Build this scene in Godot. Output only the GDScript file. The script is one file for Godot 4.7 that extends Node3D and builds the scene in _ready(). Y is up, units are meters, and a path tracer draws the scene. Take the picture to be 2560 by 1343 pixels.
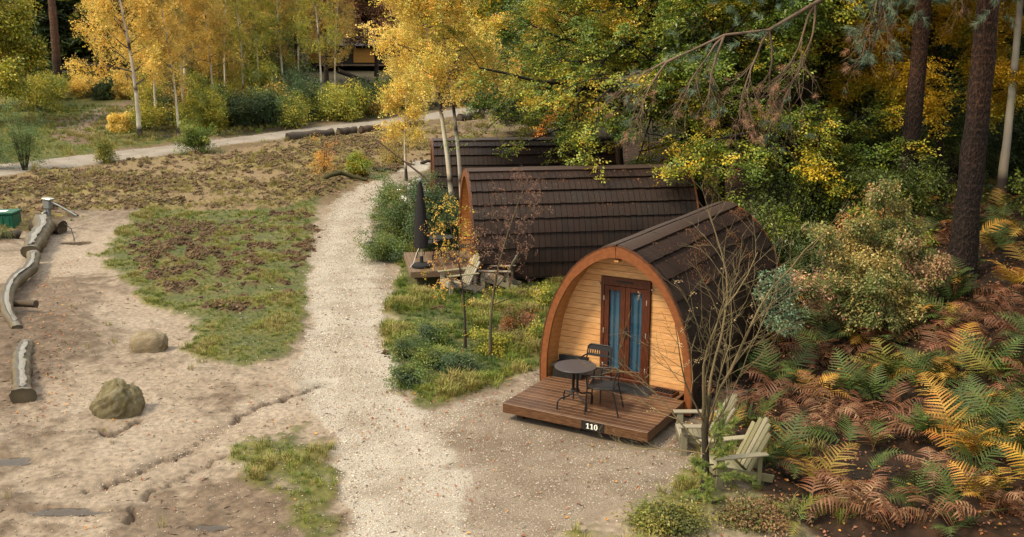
extends Node3D
# A glamping clearing in an autumn wood: three timber pods, a gravel lane, rooted meadow, birches, bracken.

var R := RandomNumberGenerator.new()
var nz := FastNoiseLite.new()
var nf := FastNoiseLite.new()
var nr := FastNoiseLite.new()
var M := {}
var used := {}

# ---------------------------------------------------------------- mesh builder
class MB:
	var v := PackedVector3Array()
	var n := PackedVector3Array()
	var c := PackedColorArray()
	var ix := PackedInt32Array()
	var col := Color(1, 1, 1)
	var flat := false
	func tri(a: Vector3, b: Vector3, d: Vector3) -> void:
		var k := v.size()
		var nn := (b - a).cross(d - a).normalized()
		v.append_array([a, b, d]); n.append_array([nn, nn, nn]); c.append_array([col, col, col])
		ix.append_array([k, k + 2, k + 1])
	func quad(a: Vector3, b: Vector3, d: Vector3, e: Vector3) -> void:
		var k := v.size()
		var nn := (d - a).cross(e - b).normalized()
		v.append_array([a, b, d, e]); n.append_array([nn, nn, nn, nn]); c.append_array([col, col, col, col])
		ix.append_array([k, k + 2, k + 1, k, k + 3, k + 2])
	func box(x: Transform3D, s: Vector3, bev := 0.0) -> void:
		var h := s / 2
		var b := minf(bev, minf(h.x, minf(h.y, h.z)) * 0.45)
		for ax in 3:
			var a1 := (ax + 1) % 3
			var a2 := (ax + 2) % 3
			for sg in [-1.0, 1.0]:
				var p := []
				for q in [[-1, -1], [1, -1], [1, 1], [-1, 1]]:
					var w := Vector3()
					w[ax] = sg * h[ax]; w[a1] = q[0] * (h[a1] - b); w[a2] = q[1] * (h[a2] - b)
					p.append(x * w)
				if sg > 0: quad(p[0], p[1], p[2], p[3])
				else: quad(p[3], p[2], p[1], p[0])
		if b <= 0.0: return
		for ax in 3:      # edges along ax
			var a1 := (ax + 1) % 3
			var a2 := (ax + 2) % 3
			for s1 in [-1.0, 1.0]:
				for s2 in [-1.0, 1.0]:
					var p := []
					for q in [[-1, 0], [1, 0], [1, 1], [-1, 1]]:
						var w := Vector3()
						w[ax] = q[0] * (h[ax] - b)
						w[a1] = s1 * (h[a1] - (b if q[1] == 1 else 0.0))
						w[a2] = s2 * (h[a2] - (0.0 if q[1] == 1 else b))
						p.append(x * w)
					if s1 * s2 < 0: quad(p[0], p[1], p[2], p[3])
					else: quad(p[3], p[2], p[1], p[0])
		for sx in [-1.0, 1.0]:
			for sy in [-1.0, 1.0]:
				for sz in [-1.0, 1.0]:
					var a := x * Vector3(sx * h.x, sy * (h.y - b), sz * (h.z - b))
					var d := x * Vector3(sx * (h.x - b), sy * h.y, sz * (h.z - b))
					var e := x * Vector3(sx * (h.x - b), sy * (h.y - b), sz * h.z)
					if sx * sy * sz > 0: tri(a, d, e)
					else: tri(a, e, d)
	func ring(p: Vector3, u: Vector3, w: Vector3, r: float, k: int, cc: Color, wob := 0.0) -> void:
		for j in k:
			var a := TAU * j / k
			var d := u * cos(a) + w * sin(a)
			var rr := r * (1.0 + wob * sin(a * 3.0 + p.y * 5.0 + p.x * 7.0) + wob * 0.7 * sin(a * 2.0 - p.y * 3.1 + p.z * 9.0))
			v.append(p + d * rr); n.append(d); c.append(cc)
	func tube(p: Array, r: Array, k := 6, cols = null, wob := 0.0, caps := true) -> void:
		var m := p.size()
		var t: Vector3 = (p[1] - p[0]).normalized()
		var u := t.cross(Vector3(0.31, 0.2, 0.93)).normalized()
		if u.length() < 0.5: u = t.cross(Vector3.RIGHT).normalized()
		var base := v.size()
		for i in m:
			if i > 0:
				t = ((p[mini(i + 1, m - 1)] - p[i - 1]) as Vector3).normalized()
			u = (u - t * u.dot(t)).normalized()
			ring(p[i], u, t.cross(u), r[i], k, cols[i] if cols != null else col, wob)
		for i in m - 1:
			for j in k:
				var a := base + i * k + j
				var b := base + i * k + (j + 1) % k
				ix.append_array([a, b + k, b, a, a + k, b + k])
		if caps:
			for e in [0, m - 1]:
				if r[e] > 0.004:
					var cc: Color = cols[e] if cols != null else col
					var nn: Vector3 = ((p[1] - p[0]) if e else (p[0] - p[1]))
					nn = (((p[m - 1] - p[m - 2]) as Vector3) if e else ((p[0] - p[1]) as Vector3)).normalized()
					var q := v.size()
					v.append(p[e]); n.append(nn); c.append(cc)
					for j in k:
						v.append(v[base + e * k + j]); n.append(nn); c.append(cc)
					for j in k:
						if e: ix.append_array([q, q + 1 + (j + 1) % k, q + 1 + j])
						else: ix.append_array([q, q + 1 + j, q + 1 + (j + 1) % k])
	func lathe(pr: Array, k := 20, at := Vector3.ZERO) -> void:   # pr: Vector2(r, y) bottom to top, outside
		for i in pr.size() - 1:
			for j in k:
				var a0 := TAU * j / k
				var a1 := TAU * (j + 1) / k
				var p: Vector2 = pr[i]
				var q: Vector2 = pr[i + 1]
				var A := at + Vector3(p.x * cos(a0), p.y, -p.x * sin(a0))
				var B := at + Vector3(p.x * cos(a1), p.y, -p.x * sin(a1))
				var C := at + Vector3(q.x * cos(a1), q.y, -q.x * sin(a1))
				var D := at + Vector3(q.x * cos(a0), q.y, -q.x * sin(a0))
				if p.x < 1e-5: tri(A, C, D)
				elif q.x < 1e-5: tri(A, B, C)
				else: quad(A, B, C, D)
	func prism(poly: PackedVector2Array, z0: float, z1: float) -> void:   # convex-ish polygon in xy (counter-clockwise), z1 > z0
		var t := Geometry2D.triangulate_polygon(poly)
		for i in range(0, t.size(), 3):
			var a := poly[t[i]]; var b := poly[t[i + 1]]; var d := poly[t[i + 2]]
			if (b - a).cross(d - a) < 0:
				var s := b; b = d; d = s
			tri(Vector3(a.x, a.y, z1), Vector3(b.x, b.y, z1), Vector3(d.x, d.y, z1))
			tri(Vector3(a.x, a.y, z0), Vector3(d.x, d.y, z0), Vector3(b.x, b.y, z0))
		for i in poly.size():
			var a := poly[i]; var b := poly[(i + 1) % poly.size()]
			quad(Vector3(a.x, a.y, z0), Vector3(b.x, b.y, z0), Vector3(b.x, b.y, z1), Vector3(a.x, a.y, z1))
	func done(m: Material) -> ArrayMesh:
		var arr := []
		arr.resize(Mesh.ARRAY_MAX)
		arr[Mesh.ARRAY_VERTEX] = v
		if not flat: arr[Mesh.ARRAY_NORMAL] = n
		arr[Mesh.ARRAY_COLOR] = c
		arr[Mesh.ARRAY_INDEX] = ix
		var am := ArrayMesh.new()
		if ix.size(): 
			am.add_surface_from_arrays(Mesh.PRIMITIVE_TRIANGLES, arr)
			am.surface_set_material(0, m)
		return am

# ---------------------------------------------------------------- scene helpers
func numbered(called: String) -> String:
	var k: int = used.get(called, 0)
	used[called] = k + 1
	return called if k == 0 else "%s_%03d" % [called, k]

func tag(o: Node, label: String, category := "", group := "", kind := "") -> Node:
	if label: o.set_meta("label", label)
	if category: o.set_meta("category", category)
	if group: o.set_meta("group", group)
	if kind: o.set_meta("kind", kind)
	return o

func thing(called: String, label: String, category: String, at := Vector3.ZERO, turn := 0.0, group := "") -> Node3D:
	var o := Node3D.new()
	o.name = numbered(called)
	add_child(o)
	o.position = at
	o.rotation.y = turn
	tag(o, label, category, group)
	return o

func part(called: String, m: Mesh, parent: Node, x := Transform3D()) -> MeshInstance3D:
	var o := MeshInstance3D.new()
	o.mesh = m
	o.name = called if parent != self else numbered(called)
	parent.add_child(o, true)
	o.transform = x
	return o

func crowd(called: String, m: Mesh, xs: Array, cs: PackedColorArray, parent: Node) -> MultiMeshInstance3D:
	var mm := MultiMesh.new()
	mm.transform_format = MultiMesh.TRANSFORM_3D
	mm.use_colors = true
	mm.mesh = m
	mm.instance_count = xs.size()
	for i in xs.size():
		mm.set_instance_transform(i, xs[i])
		mm.set_instance_color(i, cs[i])
	var o := MultiMeshInstance3D.new()
	o.multimesh = mm
	o.name = called if parent != self else numbered(called)
	parent.add_child(o, true)
	o.set_meta("kind", "stuff")
	return o

func copy(o: Node3D, label: String, at: Vector3, turn: float, sc := 1.0, lean := Vector2.ZERO) -> Node3D:
	var c: Node3D = o.duplicate()
	c.name = numbered(str(o.name).rstrip("0123456789").rstrip("_"))
	add_child(c)
	c.set_meta("label", label)
	c.transform = Transform3D(Basis(Vector3(lean.y, 0, -lean.x).normalized(), lean.length()) * Basis(Vector3.UP, turn) if lean.length() > 0 else Basis(Vector3.UP, turn), at)
	c.scale_object_local(Vector3.ONE * sc)
	return c

func mat(called: String, c: Color, rough := 0.8, vcol := false) -> StandardMaterial3D:
	var m := StandardMaterial3D.new()
	m.resource_name = called
	m.albedo_color = c.linear_to_srgb()
	m.roughness = rough
	m.vertex_color_use_as_albedo = vcol
	m.metallic_specular = 0.4
	M[called] = m
	return m

func noise_tex(freq: float, sd: int, lo: float, hi: float, size := 512, kind := FastNoiseLite.TYPE_SIMPLEX_SMOOTH, octaves := 5) -> NoiseTexture2D:
	var t := NoiseTexture2D.new()
	var f := FastNoiseLite.new()
	f.noise_type = kind
	f.frequency = freq
	f.seed = sd
	f.fractal_octaves = octaves
	t.width = size; t.height = size
	t.seamless = true
	t.noise = f
	var g := Gradient.new()
	g.set_color(0, Color(lo, lo, lo)); g.set_color(1, Color(hi, hi, hi))
	t.color_ramp = g
	return t

func grain(m: StandardMaterial3D, t: Texture2D, scale: Vector3, bump := 0.0, world := false) -> void:
	m.albedo_texture = t
	m.uv1_triplanar = true
	m.uv1_world_triplanar = world
	m.uv1_scale = scale
	if bump > 0:
		m.heightmap_enabled = true
		m.heightmap_texture = t
		m.heightmap_scale = bump

func X(p: Vector3, e := Vector3.ZERO, s := Vector3.ONE) -> Transform3D:
	return Transform3D(Basis.from_euler(e) * Basis.from_scale(s), p)

func bx(s: Vector3, m: Material, bev := 0.004) -> ArrayMesh:
	var b := MB.new()
	b.box(Transform3D(), s, bev)
	return b.done(m)

func tb(p: Array, r: float, m: Material, k := 8) -> ArrayMesh:
	var b := MB.new()
	var rr := []
	for i in p: rr.append(r)
	b.tube(p, rr, k)
	return b.done(m)

func jit(c: Color, a: float) -> Color:
	var k := 1.0 + R.randf_range(-a, a)
	return Color(c.r * k * (1 + R.randf_range(-a, a) * 0.35), c.g * k, c.b * k * (1 + R.randf_range(-a, a) * 0.4))

# ---------------------------------------------------------------- lie of the land
func rise(x: float, z: float) -> float:
	var d := -z - 40.0
	var h := 0.0
	if d > 0: h = 0.078 * d * d / (d + 22.0)
	if d > 100: h += 0.0009 * (d - 100) * (d - 100)
	var b := 1.6 * smoothstep(5.5, 11.5, x) + 0.06 * maxf(x - 11.0, 0.0)
	return h + b * smoothstep(6.0, 12.0, -z) * (1.0 - smoothstep(45.0, 70.0, -z))

func on(x: float, z: float, up := 0.0) -> Vector3:
	return Vector3(x, rise(x, z) + up, z)

const MX0 := -60.0
const MZ0 := -112.0
const MW := 480
const MH := 420
var masks := {}

func paint(called: String, pts: Array, val := 1.0) -> void:
	if not masks.has(called):
		var a := PackedFloat32Array()
		a.resize(MW * MH)
		masks[called] = a
	var arr: PackedFloat32Array = masks[called]
	var poly := PackedVector2Array()
	var lo := Vector2(1e9, 1e9)
	var hi := -lo
	for i in range(0, pts.size(), 2):
		var p := Vector2((pts[i] - MX0) * 4, (pts[i + 1] - MZ0) * 4)
		poly.append(p); lo = lo.min(p); hi = hi.max(p)
	for j in range(maxi(0, int(lo.y)), mini(MH, int(hi.y) + 1)):
		for i in range(maxi(0, int(lo.x)), mini(MW, int(hi.x) + 1)):
			if Geometry2D.is_point_in_polygon(Vector2(i, j), poly): arr[j * MW + i] = val
	masks[called] = arr

func soften(called: String, times := 1) -> void:
	var a: PackedFloat32Array = masks[called]
	for t in times:
		var b := a.duplicate()
		for j in range(1, MH - 1):
			var k := j * MW
			for i in range(k + 1, k + MW - 1):
				b[i] = (a[i] * 2 + a[i - 1] + a[i + 1] + a[i - MW] + a[i + MW]) / 6.0
		a = b
	masks[called] = a

func mk(a: PackedFloat32Array, x: float, z: float) -> float:
	var u := (x - MX0) * 4
	var w := (z - MZ0) * 4
	if u < 0 or w < 0 or u >= MW - 1 or w >= MH - 1: return 0.0
	var i := int(u)
	var j := int(w)
	var k := j * MW + i
	u -= i; w -= j
	return lerpf(lerpf(a[k], a[k + 1], u), lerpf(a[k + MW], a[k + MW + 1], u), w)

# ---------------------------------------------------------------- the ground
var mg: PackedFloat32Array
var mfield: PackedFloat32Array
var mp: PackedFloat32Array
var mroad: PackedFloat32Array
var mdirt: PackedFloat32Array
var mw: PackedFloat32Array
var mcl: PackedFloat32Array
var mlot: PackedFloat32Array
var mmud: PackedFloat32Array
const LANE := [-0.6, -10.0, -1.5, -12.5, -2.5, -15.5, -3.5, -19.0, -4.1, -23.0, -4.9, -27.0, -5.6, -33.0, -6.4, -40.0, -6.3, -46.0]
const GULLY := [[-3.6, -17.1, -4.3, -16.1, -4.9, -15.0, -5.1, -14.2, -5.6, -13.3, -6.0, -12.6], [-4.5, -13.9, -5.0, -13.0, -5.2, -12.2, -5.0, -11.7], [-6.9, -15.0, -6.5, -14.6, -6.3, -15.3]]
const PUDDLES := [[-6.05, -11.95, 0.42, 0.10], [-7.75, -13.6, 0.4, 0.13], [-3.95, -11.5, 0.18, 0.09], [-14.55, -31.4, 0.40, 0.24]]

func lay_masks() -> void:
	paint("path", [-2.0, -9, -2.04, -11.2, -2.3, -12.2, -2.6, -13.6, -3.1, -15.2, -3.9, -16.7, -4.45, -17.8, -4.4, -19.7, -4.95, -22.4, -5.7, -25.8, -6.45, -30.4, -7.1, -35, -7.75, -41.2, -7.2, -45.4, -6.1, -49.6, -5.4, -54, -4.5, -54, -4.6, -49.6, -5.5, -43.3, -5.6, -36.9, -4.35, -29.1, -3.2, -25.8, -3.15, -21.6, -2.7, -19.1, -2.2, -17.1, -1.85, -15.6])
	paint("path", [-2.0, -9, -2.04, -11.2, -2.5, -13, -1.85, -15.6, -1.5, -15.3, -1.05, -15.8, -0.1, -16.5, 0.6, -17.4, 1.6, -15.6, 2.8, -14.4, 2.75, -13.5, 2.1, -12.5, 1.2, -12.0, 0.5, -11.2, 0.2, -9])
	paint("lot", [-0.5, -9, -0.6, -11.2, -1.0, -13.5, -0.9, -15.4, -0.1, -16.6, 0.7, -17.5, 1.6, -15.6, 2.9, -14.4, 2.9, -13.5, 2.2, -12.5, 1.2, -11.9, 0.5, -11.1, 0.2, -9])
	paint("road", [-45, -31, -28.0, -52.35, -24.5, -56.4, -20.4, -60.4, -18.4, -63.3, -15.6, -66.8, -9.4, -72.8, -1, -84.6, 8.8, -102, 12, -104, 9, -97, -1, -79.2, -9.07, -69.3, -14.9, -63.4, -18.0, -59.7, -19.3, -57.0, -22.8, -52.6, -25.9, -48.5, -42, -28])
	paint("dirt", [-33.3, -85, -34.3, -80.5, -34, -72.8, -30.3, -63.3, -26.8, -59, -25.5, -59.6, -28, -66.2, -30.5, -75.2, -31.1, -80.5])
	paint("dirt", [-3.8, -78.5, -1.5, -78.5, -1.4, -66.2, -3.6, -66.2])
	paint("dirt", [-21, -116, -15, -116, -14, -112, -20, -112])
	paint("field", [-60, -38, -32, -46, -26.5, -48, -60, -20, -60, -38])
	paint("field", [-30, -41, -25.3, -49.2, -22, -52.2, -18.3, -56.4, -13.9, -62, -8.5, -67, -1, -76, -1.5, -58, -5.4, -52, -7.9, -47.2, -8.2, -43, -9.5, -39, -15, -38, -30, -36])
	paint("field", [-30, -36, -16.5, -36, -17.5, -31, -19, -27, -30, -22], 0.8)
	paint("grass", [-15.5, -38.9, -8.6, -42.4, -6.2, -29.1, -5.0, -23.1, -4.5, -18.9, -5.4, -17.8, -6.7, -19.1, -7.6, -21.6, -9.8, -24, -11, -25.8, -12.8, -29.1, -14.3, -35], 0.86)
	paint("grass", [-4.2, -15.0, -3.5, -15.3, -2.85, -14.2, -2.5, -13, -2.2, -11.4, -2.1, -9.5, -2.7, -9.5, -3.1, -11.8, -3.9, -12.9, -4.4, -14.0], 0.68)
	paint("mud", [-4.0, -13.4, -2.4, -12.2, -2.0, -10, -4.6, -10, -5.3, -12.4])
	paint("mud", [-15, -25, -11.4, -27, -9.3, -20, -8.2, -15.4, -9.6, -15.4, -11.4, -19], 0.8)
	paint("mud", [-6.2, -17.6, -4.5, -17.0, -4.6, -15.6, -5.6, -15.6], 0.8)
	paint("mud", [-9, -13.4, -6.4, -13.0, -5.6, -11.2, -7, -10, -10, -11], 0.6)
	paint("grass", [-5.5, -36.9, -4.9, -42, -4.1, -46, -1, -46, 3, -38, 3.5, -28, 1.5, -23, 1.3, -18.9, 0.75, -18.2, -1.0, -16.1, -1.75, -15.5, -2.1, -17.1, -2.6, -19.1, -3.0, -22.4, -3.1, -26.3])
	paint("grass", [-60, -50, -33, -54, -25, -62, -21.5, -62, -24, -72, -30, -90, -60, -97])
	paint("grass", [-60, -40, -36, -46, -28.3, -52.6, -24.7, -56.7, -20.8, -60.8, -18.8, -63.6, -16, -67, -19, -70, -30, -66, -60, -56], 0.85)
	paint("grass", [-26, -60, -29, -70, -31, -84, -20, -104, -8, -96, -8, -76, -15, -69], 0.75)
	paint("grass", [0.9, -11.9, 1.7, -12.3, 2.4, -13, 3.2, -14.2, 5, -14, 5, -8, 0.6, -8, 0.6, -11], 0.5)
	paint("clod", [-14.3, -36.5, -11, -35, -8.6, -39, -6.9, -34, -6.3, -28.5, -5.7, -24, -6.4, -21.8, -7.6, -22.6, -9.6, -25, -11.2, -28, -12.6, -31])
	paint("clod", [-2.9, -23.8, -1.6, -23.4, -1.5, -22.0, -2.8, -21.8])
	paint("clod", [-2.7, -20.4, -2.3, -20.2, -2.0, -18.8, -2.5, -18.7])
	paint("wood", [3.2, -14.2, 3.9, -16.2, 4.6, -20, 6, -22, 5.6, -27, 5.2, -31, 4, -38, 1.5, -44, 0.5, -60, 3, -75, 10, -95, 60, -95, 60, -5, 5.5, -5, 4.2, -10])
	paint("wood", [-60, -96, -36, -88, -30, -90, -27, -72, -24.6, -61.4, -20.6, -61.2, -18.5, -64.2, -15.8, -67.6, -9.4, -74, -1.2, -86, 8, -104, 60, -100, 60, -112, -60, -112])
	soften("mud", 6)
	for k in ["path", "lot", "dirt", "field", "grass", "clod", "wood"]: soften(k, 2)
	soften("road")
	mg = masks.grass; mfield = masks.field; mp = masks.path; mroad = masks.road; mdirt = masks.dirt; mw = masks.wood; mcl = masks.clod; mlot = masks.lot; mmud = masks.mud

func seg_far(pl: Array, x: float, z: float) -> float:
	var best := 9.0
	for i in range(0, pl.size() - 2, 2):
		var ax: float = pl[i]
		var az: float = pl[i + 1]
		var dx: float = pl[i + 2] - ax
		var dz: float = pl[i + 3] - az
		var t := clampf(((x - ax) * dx + (z - az) * dz) / (dx * dx + dz * dz), 0, 1)
		best = minf(best, Vector2(x - ax - dx * t, z - az - dz * t).length())
	return best

# what the ground is made of at a place: [height, colour, kind]   kind 0 earth, 1 gravel, 2 tarmac
func soil(x: float, z: float, fine: bool) -> Array:
	var w1 := nz.get_noise_2d(x * 9.0, z * 9.0)
	var w2 := nz.get_noise_2d(x * 2.1 + 50, z * 2.1)
	var w3 := nf.get_noise_2d(x, z)
	var h := rise(x, z)
	var wx := x + w1 * 0.35 + w3 * 0.12
	var wz := z + w2 * 0.35 + w3 * 0.12
	var g := mk(mg, wx, wz)
	var f := mk(mfield, wx, wz)
	var p := mk(mp, wx, wz)
	var r := mk(mroad, x + w1 * 0.15, z + w2 * 0.15)
	var d := mk(mdirt, wx, wz)
	var w := mk(mw, wx, wz)
	var cl := maxf(mk(mcl, wx, wz), f * 0.85)
	if z < -111: w = 1.0
	var k := 0
	# bare sand
	var w4 := nz.get_noise_2d(x * 28.0, z * 28.0 + 90)
	var c := Color(0.45, 0.355, 0.262).lerp(Color(0.185, 0.13, 0.085), smoothstep(-0.15, 0.65, w2 + w3 * 0.3 + w4 * 0.35))
	c = c.lerp(Color(0.55, 0.455, 0.355), smoothstep(0.0, 0.6, w1 - w2 * 0.4 + w4 * 0.25) * 0.6)
	var mu := mk(mmud, wx, wz)
	if mu > 0.02: c = c.lerp(Color(0.225, 0.155, 0.10).lerp(Color(0.14, 0.092, 0.057), clampf(0.4 + w4 + w3 * 0.6, 0, 1)), smoothstep(0.15, 0.85, mu + w4 * 0.5 + w1 * 0.25) * 0.8)
	if z < -36: c = c.lerp(Color(0.25, 0.175, 0.085).lerp(Color(0.17, 0.12, 0.06), clampf(0.5 + w3, 0, 1)), smoothstep(-36.0, -42.0, z))
	var hh := w1 * 0.035 + w3 * 0.016 + w2 * 0.06 + w4 * 0.032
	hh += 0.12 * smoothstep(0.0, 0.5, w2) * smoothstep(-8.0, -10.5, x) * smoothstep(-13.0, -16.0, z)
	# green
	if g > 0.02:
		var gg := smoothstep(0.32, 0.66, g + w3 * 0.22 + w1 * 0.3 + w4 * 0.2)
		var gc := Color(0.085, 0.115, 0.017).lerp(Color(0.215, 0.20, 0.042), clampf(0.5 + w1 * 1.1 + w3 * 0.4 + w4 * 0.4, 0, 1))
		c = c.lerp(gc, gg * 0.9)
		hh += gg * (0.03 + w3 * 0.02)
	if f > 0.02:
		var ff := smoothstep(0.3, 0.6, f)
		var fc := Color(0.32, 0.225, 0.12).lerp(Color(0.33, 0.26, 0.085), clampf(0.5 + w2 * 1.3 + w3 * 0.5, 0, 1))
		c = c.lerp(fc, ff)
		hh += ff * (0.06 + 0.10 * w4 + 0.07 * w3)
	if cl > 0.02:
		var e := absf(nr.get_noise_2d(x, z))
		var cc := smoothstep(0.25, 0.6, cl + w2 * 0.25) * smoothstep(0.16, 0.48, e + w2 * 0.35 + 0.03 * float(z < -38))
		var dk := Color(0.165, 0.105, 0.06).lerp(Color(0.10, 0.062, 0.036), clampf(0.5 + w3, 0, 1))
		c = c.lerp(dk, cc * 0.88)
		hh += cc * (0.05 + w3 * 0.08)
	if d > 0.02:
		c = c.lerp(Color(0.36, 0.255, 0.18).lerp(Color(0.2, 0.13, 0.085), clampf(0.4 + w2 + w3 * 0.5, 0, 1)), smoothstep(0.2, 0.6, d + w3 * 0.2))
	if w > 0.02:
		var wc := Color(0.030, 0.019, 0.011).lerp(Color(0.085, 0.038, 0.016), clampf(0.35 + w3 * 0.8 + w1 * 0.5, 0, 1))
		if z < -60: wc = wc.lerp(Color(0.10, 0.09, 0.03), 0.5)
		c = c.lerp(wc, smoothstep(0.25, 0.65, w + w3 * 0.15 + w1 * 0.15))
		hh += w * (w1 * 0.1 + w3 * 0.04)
	if p > 0.02:
		var pp := smoothstep(0.36, 0.62, p + w3 * 0.1)
		var mid := seg_far(LANE, x + w1 * 0.25, z) if z > -50 else 0.4
		var ruts := absf(absf(mid - 0.05) - 0.55)
		var pc := Color(0.66, 0.595, 0.50).lerp(Color(0.38, 0.31, 0.23), clampf(0.12 + w1 * 0.5 + w4 * 0.4 + 0.55 * smoothstep(0.6, 1.35, mid - 0.45 * smoothstep(-16.0, -12.0, z)) + 0.22 * smoothstep(0.1, 0.4, ruts), 0, 1))
		pc = pc.lerp(Color(0.385, 0.30, 0.222).lerp(Color(0.245, 0.178, 0.122), clampf(0.4 + w1 * 0.9 + w4 * 0.6, 0, 1)), 0.8 * smoothstep(0.35, 0.75, mk(mlot, wx, wz) + w4 * 0.2))
		c = c.lerp(pc, pp)
		hh = lerpf(hh, 0.015 + w1 * 0.012 + w3 * 0.006, pp)
		if p > 0.49: k = 1
	if r > 0.02:
		var rr := smoothstep(0.4, 0.6, r)
		c = c.lerp(Color(0.36, 0.32, 0.27).lerp(Color(0.28, 0.24, 0.195), clampf(0.5 + w1, 0, 1)), rr)
		hh = lerpf(hh, 0.05, rr)
		if r > 0.5: k = 2
	if fine and x < -3 and z > -18:
		var q := 9.0
		for pl in GULLY: q = minf(q, seg_far(pl, x + w3 * 0.14 + w1 * 0.1, z + w2 * 0.12))
		if q < 0.5:
			var deep := (1.0 - smoothstep(0.01, 0.065 + 0.08 * w1, q)) * smoothstep(-0.7, -0.15, w4 + 0.6 * w2)
			hh += -0.12 * deep - 0.03 * (1.0 - smoothstep(0.05, 0.4, q))
			c = c.lerp(Color(0.13, 0.085, 0.055), clampf(deep * 0.85 + 0.35 * (1.0 - smoothstep(0.0, 0.3, q)), 0, 1))
	for u in PUDDLES:
		var e := Vector2((x - u[0]) / u[2], (z - u[1]) / u[3]).length() + w3 * 0.35
		if e < 2.2:
			var s := 1.0 - smoothstep(0.6, 2.0, e)
			hh = lerpf(hh, -0.055, smoothstep(0, 0.7, s))
			c = c.lerp(Color(0.2, 0.14, 0.095), s * 0.8)
	return [h + hh, c, k]

func patch(x0: float, x1: float, z0: float, z1: float, st: float, coarse: float, fine: bool) -> void:
	var nx := int(round((x1 - x0) / st)) + 1
	var nzz := int(round((z1 - z0) / st)) + 1
	var hs := PackedVector3Array()
	var cs := PackedColorArray()
	var ks := PackedByteArray()
	hs.resize(nx * nzz); cs.resize(nx * nzz); ks.resize(nx * nzz)
	var ok := PackedByteArray()
	ok.resize(nx * nzz)
	for j in nzz:
		var z := z0 + j * st
		var lim := maxf(0.56 * -z + 3.2, 9.0) if st < 1.0 else 1e9
		var edge := (j == 0 and coarse > 0)
		for i in nx:
			var x := x0 + i * st
			if absf(x) > lim: continue
			var q := j * nx + i
			ok[q] = 1
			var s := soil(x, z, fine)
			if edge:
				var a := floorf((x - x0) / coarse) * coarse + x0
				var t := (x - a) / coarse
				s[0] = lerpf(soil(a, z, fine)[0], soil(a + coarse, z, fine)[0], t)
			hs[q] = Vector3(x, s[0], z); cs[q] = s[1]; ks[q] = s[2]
	# normals
	var ns := PackedVector3Array()
	ns.resize(nx * nzz)
	for j in nzz:
		for i in nx:
			var q := j * nx + i
			if not ok[q]: continue
			var l := q - 1 if i > 0 and ok[q - 1] else q
			var r := q + 1 if i < nx - 1 and ok[q + 1] else q
			var b := q - nx if j > 0 and ok[q - nx] else q
			var f := q + nx if j < nzz - 1 and ok[q + nx] else q
			ns[q] = (hs[f] - hs[b]).cross(hs[r] - hs[l]).normalized() if l != r and b != f else Vector3.UP
	var names := ["ground", "gravel_path", "tarmac_lane"]
	var mats := [M.earth, M.gravel, M.tarmac]
	for k in 3:
		var at := PackedInt32Array()
		at.resize(nx * nzz); at.fill(-1)
		var b := MB.new()
		for j in nzz - 1:
			for i in nx - 1:
				var q := j * nx + i
				if not (ok[q] and ok[q + 1] and ok[q + nx] and ok[q + nx + 1]) or ks[q] != k: continue
				for e in [q, q + 1, q + nx, q + nx + 1]:
					if at[e] < 0:
						at[e] = b.v.size()
						b.v.append(hs[e]); b.n.append(ns[e]); b.c.append(cs[e])
				b.ix.append_array([at[q], at[q + 1], at[q + nx + 1], at[q], at[q + nx + 1], at[q + nx]])
		if b.ix.size():
			var o := part(names[k], b.done(mats[k]), self)
			o.set_meta("kind", "structure")

func lay_ground() -> void:
	patch(-12, 12, -22, -10, 0.05, 0.1, true)
	patch(-26, 26, -42, -22, 0.1, 0.2, true)
	patch(-38, 38, -62, -42, 0.2, 0.25, false)
	patch(-48, 48, -82, -62, 0.25, 1.0, false)
	patch(-100, 100, -112, -82, 1.0, 4.0, false)
	patch(-320, 320, -400, -112, 4.0, 0.0, false)
	# the land behind and beside the viewpoint
	var b := MB.new()
	b.col = Color(0.4, 0.3, 0.2)
	for e in [[-320, 320, -10, 200], [-320, -12, -22, -10], [12, 320, -22, -10], [-320, -26, -42, -22], [26, 320, -42, -22], [-320, -38, -62, -42], [38, 320, -62, -42], [-320, -48, -82, -62], [48, 320, -82, -62], [-320, -100, -112, -82], [100, 320, -112, -82]]:
		var nx := maxi(1, int((e[1] - e[0]) / (3.0 if e[2] > -30 and e[3] < 0 or e[2] == -10 else 8.0)))
		var nn := maxi(1, int((e[3] - e[2]) / 5.0))
		for j in nn:
			for i in nx:
				var xa := lerpf(e[0], e[1], float(i) / nx); var xb := lerpf(e[0], e[1], float(i + 1) / nx)
				var za := lerpf(e[2], e[3], float(j) / nn); var zb := lerpf(e[2], e[3], float(j + 1) / nn)
				b.col = soil((xa + xb) / 2, minf((za + zb) / 2, -9.6), false)[1]
				b.quad(on(xa, zb, -0.04), on(xb, zb, -0.04), on(xb, za, -0.04), on(xa, za, -0.04))
	part("ground", b.done(M.earth), self).set_meta("kind", "structure")
	for u in PUDDLES:
		var m := MB.new()
		for i in 28:
			var a := TAU * i / 28.0
			var a2 := TAU * (i + 1) / 28.0
			var ra := 1.0 + 0.25 * sin(a * 3 + u[0]) + 0.15 * sin(a * 5 + 1) + 0.2
			var rb := 1.0 + 0.25 * sin(a2 * 3 + u[0]) + 0.15 * sin(a2 * 5 + 1) + 0.2
			m.tri(Vector3.ZERO, Vector3(cos(a2) * rb * u[2], 0, sin(a2) * rb * u[3]), Vector3(cos(a) * ra * u[2], 0, sin(a) * ra * u[3]))
		part("puddle_water", m.done(M.water), self, X(Vector3(u[0], rise(u[0], u[1]) - 0.036, u[1]))).set_meta("kind", "structure")

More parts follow.
